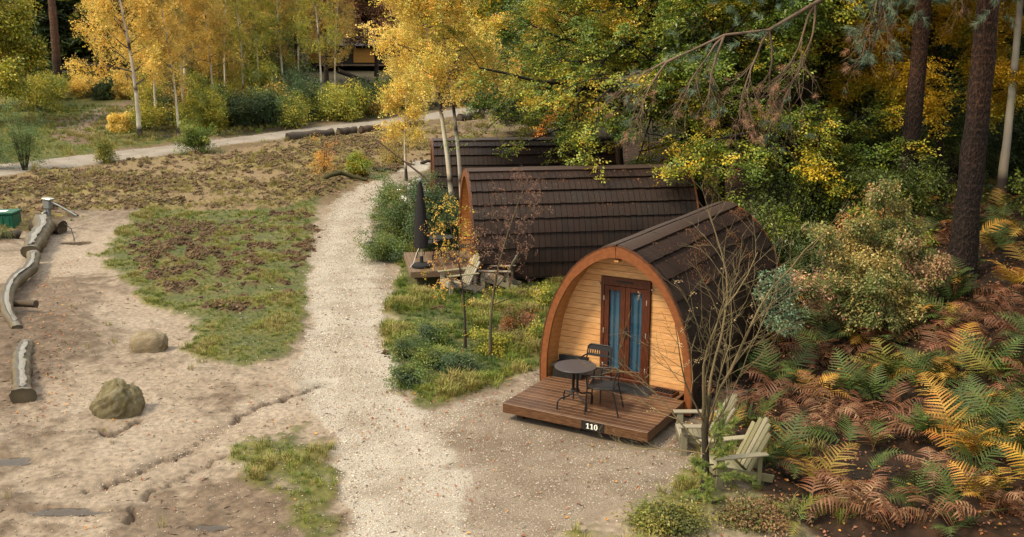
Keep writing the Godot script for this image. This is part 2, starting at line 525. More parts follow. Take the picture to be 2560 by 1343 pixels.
# ---------------------------------------------------------------- the pods
var prof := PackedVector2Array()    # right half of the arch from the apex down, fine steps
var plen := PackedFloat32Array()

func make_profile() -> void:
	var k := [Vector2(-0.37, 2.70), Vector2(0, 2.81), Vector2(0.37, 2.69), Vector2(0.74, 2.41), Vector2(1.05, 1.97), Vector2(1.27, 1.45), Vector2(1.385, 0.86), Vector2(1.41, 0.40), Vector2(1.40, 0.06), Vector2(1.39, -0.2)]
	for i in range(1, k.size() - 2):
		for s in 10:
			prof.append((k[i] as Vector2).cubic_interpolate(k[i + 1], k[i - 1], k[i + 2], s / 10.0))
	prof.append(k[k.size() - 2])
	prof[0] = Vector2(0, 2.81)
	plen.append(0.0)
	for i in range(1, prof.size()): plen.append(plen[i - 1] + prof[i].distance_to(prof[i - 1]))

func arc(s: float, off := 0.0) -> Vector2:
	var i := 0
	while i < prof.size() - 2 and plen[i + 1] < s: i += 1
	var t := (s - plen[i]) / (plen[i + 1] - plen[i])
	var p := prof[i].lerp(prof[i + 1], t)
	var a := prof[maxi(i - 1, 0)]
	var b := prof[mini(i + 2, prof.size() - 1)]
	var d := (b - a).normalized()
	if s < 0.3: d = Vector2(1, -0.3).normalized().lerp(d, clampf(s / 0.3, 0.0, 1.0)).normalized()
	return p + Vector2(-d.y, d.x) * off

func half_at(y: float, off: float) -> float:    # half width of the arch (offset inwards by off) at a height
	var best := 0.0
	var s := 0.0
	while s < plen[plen.size() - 1]:
		var p := arc(s, off)
		var q := arc(s + 0.03, off)
		if p.y >= y and q.y <= y: best = maxf(best, lerpf(p.x, q.x, (p.y - y) / maxf(p.y - q.y, 1e-5)))
		s += 0.03
	return best

func hoop(o0: float, o1: float, z0: float, z1: float, side: int, m: Material, s0 := 0.0, start_gap := 0.003) -> ArrayMesh:
	# a board bent along half of the arch, between two offsets of the profile
	var b := MB.new()
	var n := 26
	var total := plen[plen.size() - 1]
	var last := []
	for i in n + 1:
		var s := lerpf(s0, total, float(i) / n)
		var a := arc(s, o0 if o0 > -0.085 or z1 < 0 else o0 - 0.06 * (1.0 - smoothstep(0.0, 1.4, s)))
		var e := arc(s, o1)
		if o0 < -0.085 and z1 > 0 and a.x < 0.75: a.y = minf(a.y, 2.645 - 0.75 * a.x * a.x)
		a.x = maxf(a.x, start_gap); e.x = maxf(e.x, start_gap)
		var q := [Vector3(a.x * side, a.y, z0), Vector3(e.x * side, e.y, z0), Vector3(e.x * side, e.y, z1), Vector3(a.x * side, a.y, z1)]
		if i:
			for j in 4:
				var k := (j + 1) % 4
				if side < 0: b.quad(last[j], q[j], q[k], last[k])
				else: b.quad(last[k], q[k], q[j], last[j])
		else:
			if side < 0: b.quad(q[0], q[1], q[2], q[3])
			else: b.quad(q[3], q[2], q[1], q[0])
		last = q
	if side < 0: b.quad(last[3], last[2], last[1], last[0])
	else: b.quad(last[0], last[1], last[2], last[3])
	return b.done(m)

func shingle(s0: float, s1: float, w: float, side: int, cut: float) -> MB:
	# one roof shingle bent over its course: thin at the top, proud at the lower edge
	var b := MB.new()
	var last := []
	for i in 4:
		var t := i / 3.0
		var s := lerpf(s0, s1 + (cut if i == 3 else 0.0), t)
		var o := arc(s, lerpf(0.012, 0.068, t))
		var u := arc(s, lerpf(0.0, 0.034, t))
		var q := [Vector3(o.x * side, o.y, -w / 2), Vector3(o.x * side, o.y, w / 2), Vector3(u.x * side, u.y, w / 2), Vector3(u.x * side, u.y, -w / 2)]
		if i:
			for j in [0, 1, 3]:
				var k: int = (j + 1) % 4
				if side < 0: b.quad(last[k], last[j], q[j], q[k])
				else: b.quad(q[k], q[j], last[j], last[k])
		last = q
	if side < 0: b.quad(last[3], last[2], last[1], last[0])
	else: b.quad(last[0], last[1], last[2], last[3])
	return b

const ROWS := 8
func pod(label: String, at: Vector3, turn: float, L: float, curtain: Material, sd: int) -> Node3D:
	var t := thing("camping_pod", label, "cabin", at, turn, "camping pods in a row along the gravel path")
	R.seed = sd
	var total := plen[plen.size() - 1]
	# hull: a closed shell under the shingles, walls front and back
	var b := MB.new()
	for side in [1, -1]:
		for i in 30:
			var a := arc(total * i / 30.0, -0.004); var e := arc(total * (i + 1) / 30.0, -0.004)
			a.x = maxf(a.x, 0); e.x = maxf(e.x, 0)
			var p := [Vector3(a.x * side, a.y, 0.0), Vector3(e.x * side, e.y, 0.0), Vector3(e.x * side, e.y, -L), Vector3(a.x * side, a.y, -L)]
			if side > 0: b.quad(p[0], p[1], p[2], p[3])
			else: b.quad(p[3], p[2], p[1], p[0])
	var hull := part("hull", b.done(M.under), t)
	b = MB.new()
	var ring := PackedVector2Array()
	for i in range(30, -1, -1):
		var a := arc(total * i / 30.0, -0.006); ring.append(Vector2(-maxf(a.x, 0.0), a.y))
	for i in range(1, 31):
		var a := arc(total * i / 30.0, -0.006); ring.append(Vector2(a.x, a.y))
	ring.reverse()
	b.prism(ring, -L + 0.02, -L + 0.06)
	part("rear_wall", b.done(M.pine), t)
	b = MB.new()
	b.prism(ring, -0.52, -0.47)
	part("wall_lining", b.done(M.under), t)
	# porch lining: boards following the arch, seen from below
	for side in [1, -1]:
		part("porch_lining", hoop(-0.084, -0.068, -0.46, -0.002, side, M.lining, 0.0, 0.0), t)
		part("arch_trim", hoop(-0.09, 0.028, -0.004, 0.045, side, M.trim), t)
		part("arch_edge", hoop(0.032, 0.05, -0.03, 0.05, side, M.trim_dark, 0.02), t)
		part("arch_trim", hoop(-0.105, 0.045, -L - 0.045, -L + 0.004, side, M.trim), t)
	part("trim_lamp", bx(Vector3(0.09, 0.05, 0.16), M.pine, 0.01), t, X(Vector3(0, 2.58, -0.07)))
	# front boards, cut round the door
	var y := 0.30
	var pitch := 0.112
	var dl := -0.455
	var dr := 0.495
	while y < 2.66:
		var y1 := minf(y + pitch - 0.007, 2.66)
		var wa := half_at(y, -0.087); var wb := half_at(y1, -0.087)
		var spans := []
		if y < 2.20: spans = [[-1, dl], [dr, 1]]
		else: spans = [[-1, 1]]
		for sp in spans:
			var x0a: float = -wa if sp[0] == -1 else sp[0]
			var x0b: float = -wb if sp[0] == -1 else sp[0]
			var x1a: float = wa if sp[1] == 1 else sp[1]
			var x1b: float = wb if sp[1] == 1 else sp[1]
			var pl := PackedVector2Array([Vector2(x0a, y), Vector2(x1a, y), Vector2(x1b, y1), Vector2(x0b, y1)])
			if wb < 0.03: pl = PackedVector2Array([Vector2(x0a, y), Vector2(x1a, y), Vector2(0, y1)])
			b = MB.new()
			b.prism(pl, -0.465, -0.42 + R.randf_range(-0.003, 0.003))
			part("board", b.done(M["pine%d" % R.randi_range(1, 3)]), t)
		y += pitch
	# the double door
	var door := Node3D.new(); door.name = "door"; t.add_child(door, true)
	door.position = Vector3(0.02, 0.36, -0.42); door.scale.x = 0.9
	for q in [[-0.5, 0.0], [0.5, 0.0]]:
		part("frame", bx(Vector3(0.07, 1.84, 0.09), M.door), door, X(Vector3(q[0] * 0.97, 0.92, 0.01)))
	part("frame", bx(Vector3(0.9, 0.15, 0.09), M.door), door, X(Vector3(0, 1.765, 0.01)))
	part("vent", bx(Vector3(0.36, 0.028, 0.02), M.black, 0.003), door, X(Vector3(-0.02, 1.775, 0.06)))
	part("sill", bx(Vector3(1.04, 0.05, 0.14), M.door), door, X(Vector3(0, -0.005, 0.04)))
	for s in [-1, 1]:
		var cx: float = s * 0.226
		for e in [-1, 1]: part("stile", bx(Vector3(0.10, 1.655, 0.05), M.door), door, X(Vector3(cx + e * 0.172, 0.855, 0.018)))
		part("rail", bx(Vector3(0.25, 0.13, 0.05), M.door), door, X(Vector3(cx, 0.095, 0.018)))
		part("rail", bx(Vector3(0.25, 0.075, 0.05), M.door), door, X(Vector3(cx, 1.64, 0.018)))
		part("pane", bx(Vector3(0.25, 1.45, 0.006), M.glass, 0), door, X(Vector3(cx, 0.885, 0.012)))
		for hy in [0.2, 0.85, 1.45]:
			part("hinge", bx(Vector3(0.016, 0.09, 0.014), M.steel, 0.002), door, X(Vector3(s * 0.452, hy, 0.052)))
		part("hook", bx(Vector3(0.03, 0.03, 0.05), M.steel, 0.004), door, X(Vector3(s * 0.555, 1.70, 0.035)))
		# the curtain hangs in soft folds behind the pane
		b = MB.new()
		for i in 20:
			var xa := -0.15 + 0.3 * i / 20.0; var xb := -0.15 + 0.3 * (i + 1) / 20.0
			var za := 0.018 * sin(xa * 44 + s) + 0.01 * sin(xa * 97); var zb := 0.018 * sin(xb * 44 + s) + 0.01 * sin(xb * 97)
			b.quad(Vector3(xa, 0.0, za), Vector3(xb, 0.0, zb), Vector3(xb, 1.6, zb), Vector3(xa, 1.6, za))
		part("curtain", b.done(curtain), door, X(Vector3(cx, 0.06, -0.018)))
	part("handle_plate", bx(Vector3(0.035, 0.22, 0.012), M.black, 0.003), door, X(Vector3(0.035, 0.86, 0.05)))
	part("handle", tb([Vector3(0.035, 0.90, 0.05), Vector3(0.035, 0.90, 0.095), Vector3(0.14, 0.90, 0.095)], 0.010, M.black), door)
	# plinth and skids
	part("threshold_board", bx(Vector3(2.5, 0.06, 0.05), M.under), t, X(Vector3(0, 0.27, -0.435)))
	for s in [-1, 1]:
		part("skid", bx(Vector3(0.14, 0.16, L - 0.2), M.under, 0.01), t, X(Vector3(s * 1.1, 0.08, -L / 2)))
		for q in 4:
			if at.y > 0.05: part("support_block", bx(Vector3(0.2, at.y + 0.1, 0.3), M.post, 0.01), t, X(Vector3(s * 1.1, -(at.y + 0.1) / 2, -0.5 - q * (L - 1.0) / 3)))
		part("bottom_rail", bx(Vector3(0.05, 0.12, L - 0.06), M.under, 0.008), t, X(Vector3(s * 1.425, 0.08, -L / 2)))
	# ridge cap, laid in lengths
	var capn := 4
	var cl := (L - 0.02) / capn
	for i in capn:
		b = MB.new()
		var zf := 0.0 - i * cl
		for side in [1, -1]:
			var prev := []
			for k in 5:
				var s := 0.27 * k / 4.0
				var a := arc(s, 0.062 + (0.006 if i % 2 else 0.0)); var e := arc(s, 0.03)
				a.x = maxf(a.x, 0); e.x = maxf(e.x, 0)
				var q := [Vector3(a.x * side, a.y, zf - cl - 0.03), Vector3(a.x * side, a.y, zf), Vector3(e.x * side, e.y, zf), Vector3(e.x * side, e.y, zf - cl - 0.03)]
				if k:
					for j in [0, 1, 3]:
						var k2: int = (j + 1) % 4
						if side < 0: b.quad(prev[k2], prev[j], q[j], q[k2])
						else: b.quad(q[k2], q[j], prev[j], prev[k2])
				prev = q
			if side < 0: b.quad(prev[3], prev[2], prev[1], prev[0])
			else: b.quad(prev[0], prev[1], prev[2], prev[3])
		part("ridge_cap", b.done(M.cap), t)
	# shingles: eight courses a side; those that face the path are single pieces
	var s0 := 0.235
	var step := (total - s0 - 0.02) / ROWS
	var w := 0.158
	var cols := int(L / w)
	w = L / cols
	var rest := MB.new()
	var left := 300
	for r in ROWS:
		var sa := s0 + r * step - 0.03
		var sb := s0 + (r + 1) * step
		var kinds := []
		for q in 3: kinds.append(shingle(sa, sb, w - 0.011, 1, [-0.004, 0.0, 0.003][q]))
		var made := []
		for q in 3:
			for mm in 4: made.append((kinds[q] as MB).done(M["shingle%d" % (mm + 1)]))
		var other := shingle(sa, sb, w - 0.011, -1, 0.0)
		for i in cols:
			var z := -w * (i + 0.5)
			var tilt := R.randf_range(-0.004, 0.004)
			var damp := nz.get_noise_2d(i * 2.2 + sd * 31, r * 14.0) + (r - 4) * 0.07
			var tone := 0 if damp < -0.2 else (1 if damp < 0.02 else (2 if damp < 0.25 else 3))
			if R.randf() < 0.12: tone = R.randi_range(0, 3)
			if left > 0:
				left -= 1
				part("shingle", made[R.randi_range(0, 2) * 4 + tone], t, X(Vector3(0, tilt * 0.5, z), Vector3(0, 0, tilt * 0.5)))
			else: add_shifted(rest, kinds[R.randi_range(0, 2)], z)
			add_shifted(rest, other, z)
	part("shingles", rest.done(M.shingle3), t).set_meta("kind", "stuff")
	return t

func add_shifted(to: MB, from: MB, z: float) -> void:
	var k := to.v.size()
	for i in from.v.size(): to.v.append(from.v[i] + Vector3(0, 0, z))
	to.n.append_array(from.n); to.c.append_array(from.c)
	for i in from.ix: to.ix.append(i + k)

func deck(label: String, at: Vector3, turn: float, x0: float, x1: float, z1: float, drop: float, mats: Array) -> Node3D:
	var t := thing("timber_deck", label, "deck", at, turn, "timber decks before the pods")
	var n := 17
	var w := (z1 - 0.045 + 0.44) / n
	for i in n:
		var z := -0.44 + w * (i + 0.5)
		var a := x0 + 0.0; var b := x1 - 0.0
		if z < 0.08: 
			a = maxf(a, -1.20); b = minf(b, 1.20)
		part("plank", bx(Vector3(b - a + R.randf_range(-0.008, 0.008), 0.03, w - 0.007), M[mats[R.randi_range(0, mats.size() - 1)]], 0.004), t, X(Vector3((a + b) / 2, 0.305 + R.randf_range(-0.0015, 0.0015), z)))
	part("front_fascia", bx(Vector3(x1 - x0, 0.165, 0.04), M[mats[0]], 0.006), t, X(Vector3((x0 + x1) / 2, 0.2375, z1 - 0.02)))
	for s in [x0 + 0.02, x1 - 0.02]:
		part("side_fascia", bx(Vector3(0.04, 0.13, z1 - 0.15), M[mats[1]], 0.006), t, X(Vector3(s, 0.222, z1 / 2 + 0.03)))
	for z in [0.3, 0.95, z1 - 0.25]: part("joist", bx(Vector3(x1 - x0 - 0.1, 0.12, 0.06), M.under), t, X(Vector3((x0 + x1) / 2, 0.225, z)))
	for sx in [x0 + 0.22, (x0 + x1) / 2, x1 - 0.22]:
		for z in [0.3, z1 - 0.25]: part("post", bx(Vector3(0.11, 0.2 + drop, 0.11), M.post, 0.006), t, X(Vector3(sx, 0.165 - (0.2 + drop) / 2 , z)))
	return t

# ---------------------------------------------------------------- furniture
func garden_chair(label: String, at: Vector3, turn: float) -> Node3D:
	var t := thing("garden_chair", label, "chair", at, turn, "black metal garden chairs")
	for s in [-1, 1]:
		part("leg", tb([Vector3(s * 0.25, 0, 0.25), Vector3(s * 0.245, 0.42, 0.22), Vector3(s * 0.245, 0.60, 0.20), Vector3(s * 0.245, 0.645, 0.15), Vector3(s * 0.24, 0.66, -0.1), Vector3(s * 0.235, 0.66, -0.22)], 0.0125, M.black), t)
		part("leg", tb([Vector3(s * 0.24, 0, -0.30), Vector3(s * 0.235, 0.44, -0.20), Vector3(s * 0.225, 0.64, -0.235), Vector3(s * 0.22, 0.80, -0.27), Vector3(s * 0.17, 0.845, -0.28)], 0.0125, M.black), t)
	part("top_rail", tb([Vector3(-0.17, 0.845, -0.28), Vector3(0.17, 0.845, -0.28)], 0.0125, M.black), t)
	part("seat_frame", tb([Vector3(-0.235, 0.44, -0.2), Vector3(-0.235, 0.445, 0.22), Vector3(0.235, 0.445, 0.22), Vector3(0.235, 0.44, -0.2), Vector3(-0.235, 0.44, -0.2)], 0.011, M.black), t)
	for i in 11: part("seat_slat", bx(Vector3(0.036, 0.007, 0.43), M.black, 0.002), t, X(Vector3(-0.205 + i * 0.041, 0.450, 0.01)))
	var back := X(Vector3(0, 0.74, -0.262), Vector3(-0.2, 0, 0))
	part("backrest", bx(Vector3(0.43, 0.085, 0.008), M.black, 0.002), t, back * X(Vector3(0, 0.055, 0)))
	part("backrest", bx(Vector3(0.43, 0.045, 0.008), M.black, 0.002), t, back * X(Vector3(0, -0.075, 0)))
	for i in 10: part("back_slat", bx(Vector3(0.022, 0.075, 0.007), M.black, 0.002), t, back * X(Vector3(-0.19 + i * 0.0422, -0.02, 0)))
	return t

func bistro_table(label: String, at: Vector3, turn: float, h: float, top: Material) -> Node3D:
	var t := thing("bistro_table", label, "table", at, turn, "round bistro tables")
	var b := MB.new()
	b.lathe([Vector2(0, h - 0.022), Vector2(0.33, h - 0.022), Vector2(0.348, h - 0.018), Vector2(0.35, h - 0.008), Vector2(0.345, h), Vector2(0.0, h + 0.001)], 40)
	part("tabletop", b.done(top), t)
	for k in 4:
		var a := TAU * (k + 0.5) / 4
		var d := Vector3(cos(a), 0, sin(a))
		var y := Vector3.UP
		part("leg", tb([d * 0.05 + y * (h - 0.025), d * 0.05 + y * 0.30, d * 0.07 + y * 0.235, d * 0.13 + y * 0.2, d * 0.26 + y * 0.185, d * 0.32 + y * 0.165, d * 0.345 + y * 0.12, d * 0.35 + y * 0.0], 0.014, M.black, 8), t)
	b = MB.new()
	b.lathe([Vector2(0, 0.27), Vector2(0.075, 0.27), Vector2(0.08, 0.28), Vector2(0.075, 0.29), Vector2(0, 0.29)], 20)
	part("leg_clamp", b.done(M.black), t)
	return t

func lounge_chair(label: String, at: Vector3, turn: float, m: Array, broken := false) -> Node3D:
	# a low slatted garden armchair with a raked fan back; front is +z
	var t := thing("lounge_chair", label, "chair", at, turn, "weathered wooden lounge chairs")
	var k := func(i: int) -> Material: return M[m[i % m.size()]]
	for s in [-1, 1]:
		part("leg", bx(Vector3(0.035, 0.56, 0.11), k.call(0), 0.006), t, X(Vector3(s * 0.31, 0.28, 0.36)))
		part("side_rail", bx(Vector3(0.032, 0.13, 1.02), k.call(1), 0.008), t, X(Vector3(s * 0.27, 0.24, -0.06), Vector3(-0.24, 0, 0)))
		part("armrest", bx(Vector3(0.135, 0.026, 0.86), k.call(2), 0.008), t, X(Vector3(s * 0.345, 0.575, 0.04), Vector3(0.02, 0, 0)))
		part("arm_bracket", bx(Vector3(0.03, 0.14, 0.09), k.call(0), 0.006), t, X(Vector3(s * 0.345, 0.49, 0.35)))
		part("rear_leg", bx(Vector3(0.04, 0.54, 0.07), k.call(1), 0.006), t, X(Vector3(s * 0.30, 0.27, -0.30)))
	for i in 6:
		part("seat_slat", bx(Vector3(0.58, 0.02, 0.082), k.call(i + 2), 0.005), t, X(Vector3(R.randf_range(-0.006, 0.006), 0.385 - i * 0.024 + (0.0 if i else -0.015), 0.40 - i * 0.092), Vector3(-0.25 + (0.5 if i == 0 else 0.0), 0, 0)))
	var rake := X(Vector3(0, 0.27, -0.16), Vector3(-0.46, 0, 0))
	var hs := [0.66, 0.78, 0.84, 0.79, 0.67]
	for i in 5:
		var x := -0.24 + i * 0.12
		var b := MB.new()
		var e := 0.055
		var d := (0.03 if i < 2 else (-0.03 if i > 2 else 0.0))
		b.prism(PackedVector2Array([Vector2(-e * 0.85, 0), Vector2(e * 0.85, 0), Vector2(e, hs[i] - 0.03 + d * -0.6), Vector2(e * 0.6, hs[i]), Vector2(-e * 0.6, hs[i]), Vector2(-e, hs[i] - 0.03 + d * 0.6)]), -0.011, 0.011)
		part("back_slat", b.done(k.call(i + 3)), t, rake * X(Vector3(x, 0, 0.012), Vector3(0, 0, -(i - 2) * 0.02)))
	for y in [0.16, 0.5]: part("back_rail", bx(Vector3(0.56, 0.07, 0.025), k.call(1), 0.005), t, rake * X(Vector3(0, y, -0.012)))
	part("front_board", bx(Vector3(0.60, 0.1, 0.025), k.call(1), 0.005), t, X(Vector3(0, 0.31, 0.425)))
	return t

func boulder(label: String, at: Vector3, s: Vector3, sd: int, boxy: float, c0: Color, c1: Color, rough := 1.0) -> Node3D:
	var b := MB.new()
	var f := FastNoiseLite.new()
	f.seed = sd; f.frequency = 0.9; f.fractal_octaves = 4
	var nu := 56
	var nv := 32
	for j in nv + 1:
		for i in nu:
			var th := PI * j / nv
			var ph := TAU * i / nu
			var d := Vector3(sin(th) * cos(ph), cos(th), sin(th) * sin(ph))
			var q := d
			if boxy > 0: q = d / pow(pow(absf(d.x), boxy) + pow(absf(d.y), boxy) + pow(absf(d.z), boxy), 1.0 / boxy)
			var r := 1.0 + 0.30 * rough * f.get_noise_3dv(d * 1.1) + 0.16 * rough * absf(f.get_noise_3dv(d * 2.6)) + 0.05 * rough * f.get_noise_3dv(d * 7.0)
			b.v.append(q * r * s)
			var k := clampf(0.5 + f.get_noise_3dv(d * 3.0) * 0.9 + f.get_noise_3dv(d * 9.0) * 0.5, 0, 1)
			var lich := smoothstep(0.22, 0.36, f.get_noise_3dv(d * 4.2 + Vector3(7, 3, 1))) * 0.55 * clampf(d.y + 0.6, 0, 1)
			b.c.append(c0.lerp(c1, k).lerp(Color(0.46, 0.45, 0.36), lich))
			b.n.append(Vector3.ZERO)
	for j in nv:
		for i in nu:
			var a := j * nu + i; var e := j * nu + (i + 1) % nu
			for t in [[a, e + nu, e], [a, a + nu, e + nu]]:
				b.ix.append_array(t)
				var nn := (b.v[t[2]] - b.v[t[0]]).cross(b.v[t[1]] - b.v[t[0]])
				for q in t: b.n[q] += nn
	for i in b.n.size(): b.n[i] = b.n[i].normalized()
	var o := part("boulder", b.done(M.rock), self, X(at))
	return tag(o, label, "boulder")

func log_shape(p: Array, r: Array, c: Color, groove: Color, gw: float, k := 14) -> MB:
	# a log with a trough worn along its top
	var b := MB.new()
	var m := p.size()
	for i in m:
		var t: Vector3 = (p[mini(i + 1, m - 1)] - p[maxi(i - 1, 0)]).normalized()
		var w := t.cross(Vector3.UP).normalized()
		var u := w.cross(t)
		for j in k:
			var a := TAU * j / k
			var rr: float = r[i] * (1.0 + 0.16 * nz.get_noise_3d(p[i].x * 40 + j * 9, p[i].z * 40, j * 5) + 0.1 * sin(i * 1.7 + j))
			var top := cos(a)
			var inside := gw > 0.2 and top > 1.0 - gw * 0.5
			if inside: rr *= 0.80 + 0.1 * nz.get_noise_2d(i * 20, j * 30)
			b.v.append(p[i] + (u * cos(a) + w * sin(a)) * rr)
			b.n.append(u * cos(a) + w * sin(a))
			var cc := jit(groove if inside else c, 0.14)
			b.c.append(cc)
	for i in m - 1:
		for j in k:
			var a := i * k + j; var e := i * k + (j + 1) % k
			b.ix.append_array([a, e + k, e, a, a + k, e + k])
	for e in [0, m - 1]:
		var q := b.v.size()
		var nn: Vector3 = ((p[0] - p[1]) if e == 0 else (p[m - 1] - p[m - 2])).normalized()
		b.v.append(p[e]); b.n.append(nn); b.c.append(c * 1.1)
		for j in k: 
			b.v.append(b.v[e * k + j]); b.n.append(nn); b.c.append(c * 0.6)
		for j in k:
			if e == 0: b.ix.append_array([q, q + 1 + j, q + 1 + (j + 1) % k])
			else: b.ix.append_array([q, q + 1 + (j + 1) % k, q + 1 + j])
	# normals again from the faces, so that the trough reads
	for i in m * k: b.n[i] = Vector3.ZERO
	for i in range(0, (m - 1) * k * 6, 3):
		var nn := (b.v[b.ix[i + 2]] - b.v[b.ix[i]]).cross(b.v[b.ix[i + 1]] - b.v[b.ix[i]])
		for q in 3: b.n[b.ix[i + q]] += nn
	for i in m * k: b.n[i] = b.n[i].normalized()
	return b

func trough(label: String, pts: Array, r0: float, r1: float, gw: float) -> Node3D:
	var p := []
	var r := []
	var n := 26
	var cv := Curve3D.new()
	for i in range(0, pts.size(), 3):
		cv.add_point(Vector3(pts[i], rise(pts[i], pts[i + 2]) + pts[i + 1], pts[i + 2]))
	for i in cv.point_count:
		var a := cv.get_point_position(maxi(i - 1, 0)); var e := cv.get_point_position(mini(i + 1, cv.point_count - 1))
		cv.set_point_in(i, (a - e) / 6); cv.set_point_out(i, (e - a) / 6)
	for i in n:
		p.append(cv.sample_baked(cv.get_baked_length() * i / (n - 1)))
		r.append(lerpf(r0, r1, float(i) / (n - 1)) * (1 + 0.35 * nz.get_noise_1d(i * 4.0 + pts[0] * 50)))
	var at := Vector3(pts[0], rise(pts[0], pts[2]), pts[2])
	for i in n: p[i] -= at
	var t := thing("trough_log", label, "log", at, 0, "hollowed logs of the water run")
	part("log", log_shape(p, r, Color(0.23, 0.18, 0.105), Color(0.3, 0.27, 0.22), gw).done(M.oldwood), t)
	# the channel worn along the top, pale from water
	var b := MB.new()
	var last := []
	for i in range(1, n - 1):
		var d: Vector3 = (p[i + 1] - p[i - 1]).normalized()
		var w := d.cross(Vector3.UP).normalized()
		var u := w.cross(d)
		var k: float = r[i] * (0.50 + 0.35 * nz.get_noise_1d(i * 9.0 + pts[0] * 20))
		var e: float = r[i] * (0.42 + 0.35 * nz.get_noise_1d(i * 8.0 + pts[0] * 30 + 70))
		var c: Vector3 = p[i] + u * r[i] * 0.90
		var q := [c + w * k + u * 0.03, c + w * k * 0.4 - u * 0.004, c - w * e * 0.4 - u * 0.008, c - w * e + u * 0.03]
		if last.size():
			for j in 3:
				b.col = jit(Color(0.47, 0.455, 0.42) if j == 1 else Color(0.33, 0.30, 0.25), 0.1)
				b.quad(last[j], last[j + 1], q[j + 1], q[j])
		last = q
	part("channel", b.done(M.oldwood), t)
	return t

func plain_log(called: String, label: String, a: Vector3, e: Vector3, r: float, c: Color, group := "") -> Node3D:
	var p := []
	var rr := []
	for i in 9:
		p.append((e - a) * i / 8.0 + Vector3(0, 0.03 * sin(i * 1.9 + a.x), 0))
		rr.append(r * (1.0 + 0.06 * sin(i * 2.3 + a.x * 3)))
	var t := thing(called, label, "log", a, 0, group)
	part("bark", log_shape(p, rr, c, Color(0.2, 0.12, 0.07), 0.12, 14).done(M.oldwood), t)
	var d := (e - a).normalized()
	for q in [[Vector3.ZERO, -d], [e - a, d]]:
		var b := MB.new()
		b.col = Color(0.16, 0.115, 0.075)
		var u: Vector3 = (q[1] as Vector3).cross(Vector3.UP).normalized()
		var w: Vector3 = u.cross(q[1])
		for j in 14:
			var x0 := TAU * j / 14; var x1 := TAU * (j + 1) / 14
			b.tri(q[0] + q[1] * 0.012, q[0] + q[1] * 0.006 + (u * cos(x1) + w * sin(x1)) * r * 0.9, q[0] + q[1] * 0.006 + (u * cos(x0) + w * sin(x0)) * r * 0.9)
		part("cut_end", b.done(M.oldwood), t)
	return t

func stick(called: String, label: String, at: Vector3, pts: Array, r: float, c: Color, category := "branch") -> Node3D:
	var t := thing(called, label, category, at)
	var b := MB.new()
	b.col = c
	var rr := []
	var cs := []
	for i in pts.size():
		rr.append(r * (1.0 - 0.6 * i / pts.size())); cs.append(jit(c, 0.3))
	b.tube(pts, rr, 7, cs, 0.12)
	part("limb", b.done(M.bark), t)
	return t

# ---------------------------------------------------------------- leaves
func rv(a := 1.0) -> Vector3:
	return Vector3(R.randf_range(-a, a), R.randf_range(-a, a), R.randf_range(-a, a))

func leaf(b: MB, p: Vector3, d: Vector3, up: Vector3, l: float, w: float, fold := 0.25) -> void:
	var s := d.cross(up).normalized()
	up = s.cross(d).normalized()
	var k := R.randf_range(0.72, 1.12)
	b.col = Color(k, k * R.randf_range(0.93, 1.05), k)
	var m := p + d * l * 0.45 - up * fold * w * 0.4
	var a := m + s * w * 0.5 + up * fold * w
	var e := m - s * w * 0.5 + up * fold * w
	var t := p + d * l - up * l * 0.12
	b.tri(p, a, t)
	b.tri(p, t, e)

func spray_broad(n: int, ll: float, lw: float, span: float) -> ArrayMesh:
	var b := MB.new()
	b.flat = true
	for i in n:
		var t := (i + 0.5) / n
		var p := Vector3((t - 0.4) * span, 0.04 * sin(t * 3) + R.randf_range(-0.03, 0.03), R.randf_range(-0.04, 0.04) * span * 2)
		var a := (1.0 if i % 2 else -1.0) * R.randf_range(0.5, 1.3)
		var d := Vector3(cos(a), R.randf_range(-0.45, 0.15), sin(a)).normalized()
		leaf(b, p, d, (Vector3.UP + rv(0.5)).normalized(), ll * R.randf_range(0.7, 1.15), lw * R.randf_range(0.8, 1.15))
	return b.done(M.leaf)

func spray_hang(n: int, ll: float, lw: float, span: float) -> ArrayMesh:
	var b := MB.new()
	b.flat = true
	for i in n:
		var t := (i + R.randf()) / n
		var p := Vector3(0.1 * sin(t * 2.5), -t * span, 0.08 * t) + rv(0.05 * span * 2)
		var d := Vector3(R.randf_range(-1, 1), R.randf_range(-1.3, -0.1), R.randf_range(-1, 1)).normalized()
		leaf(b, p, d, rv().normalized(), ll * R.randf_range(0.7, 1.15), lw * R.randf_range(0.8, 1.15))
	return b.done(M.leaf)

func spray_ball(n: int, ll: float, lw: float, rad: float) -> ArrayMesh:
	var b := MB.new()
	b.flat = true
	for i in n:
		var p := rv(rad)
		p.y *= 0.7
		leaf(b, p, (p.normalized() + rv(0.8)).normalized(), (Vector3.UP + rv(0.8)).normalized(), ll * R.randf_range(0.6, 1.2), lw * R.randf_range(0.8, 1.2))
	return b.done(M.leaf)

func spray_needle(n: int, ll: float, lw: float, stem: float) -> ArrayMesh:
	# a pine shoot: long needles all round a short stem that points along +x
	var b := MB.new()
	b.flat = true
	for i in n:
		var t := R.randf()
		var p := Vector3((t - 0.2) * stem, 0, 0)
		var a := R.randf() * TAU
		var o := R.randf_range(0.35, 1.1)
		var d := Vector3(cos(o), sin(o) * cos(a), sin(o) * sin(a)).normalized()
		var s := d.cross(rv()).normalized() * lw
		var k := R.randf_range(0.65, 1.2)
		b.col = Color(k, k, k)
		var l := ll * R.randf_range(0.7, 1.1)
		b.tri(p - s, p + s, p + d * l + Vector3(0, -0.12 * l, 0))
	return b.done(M.needle)

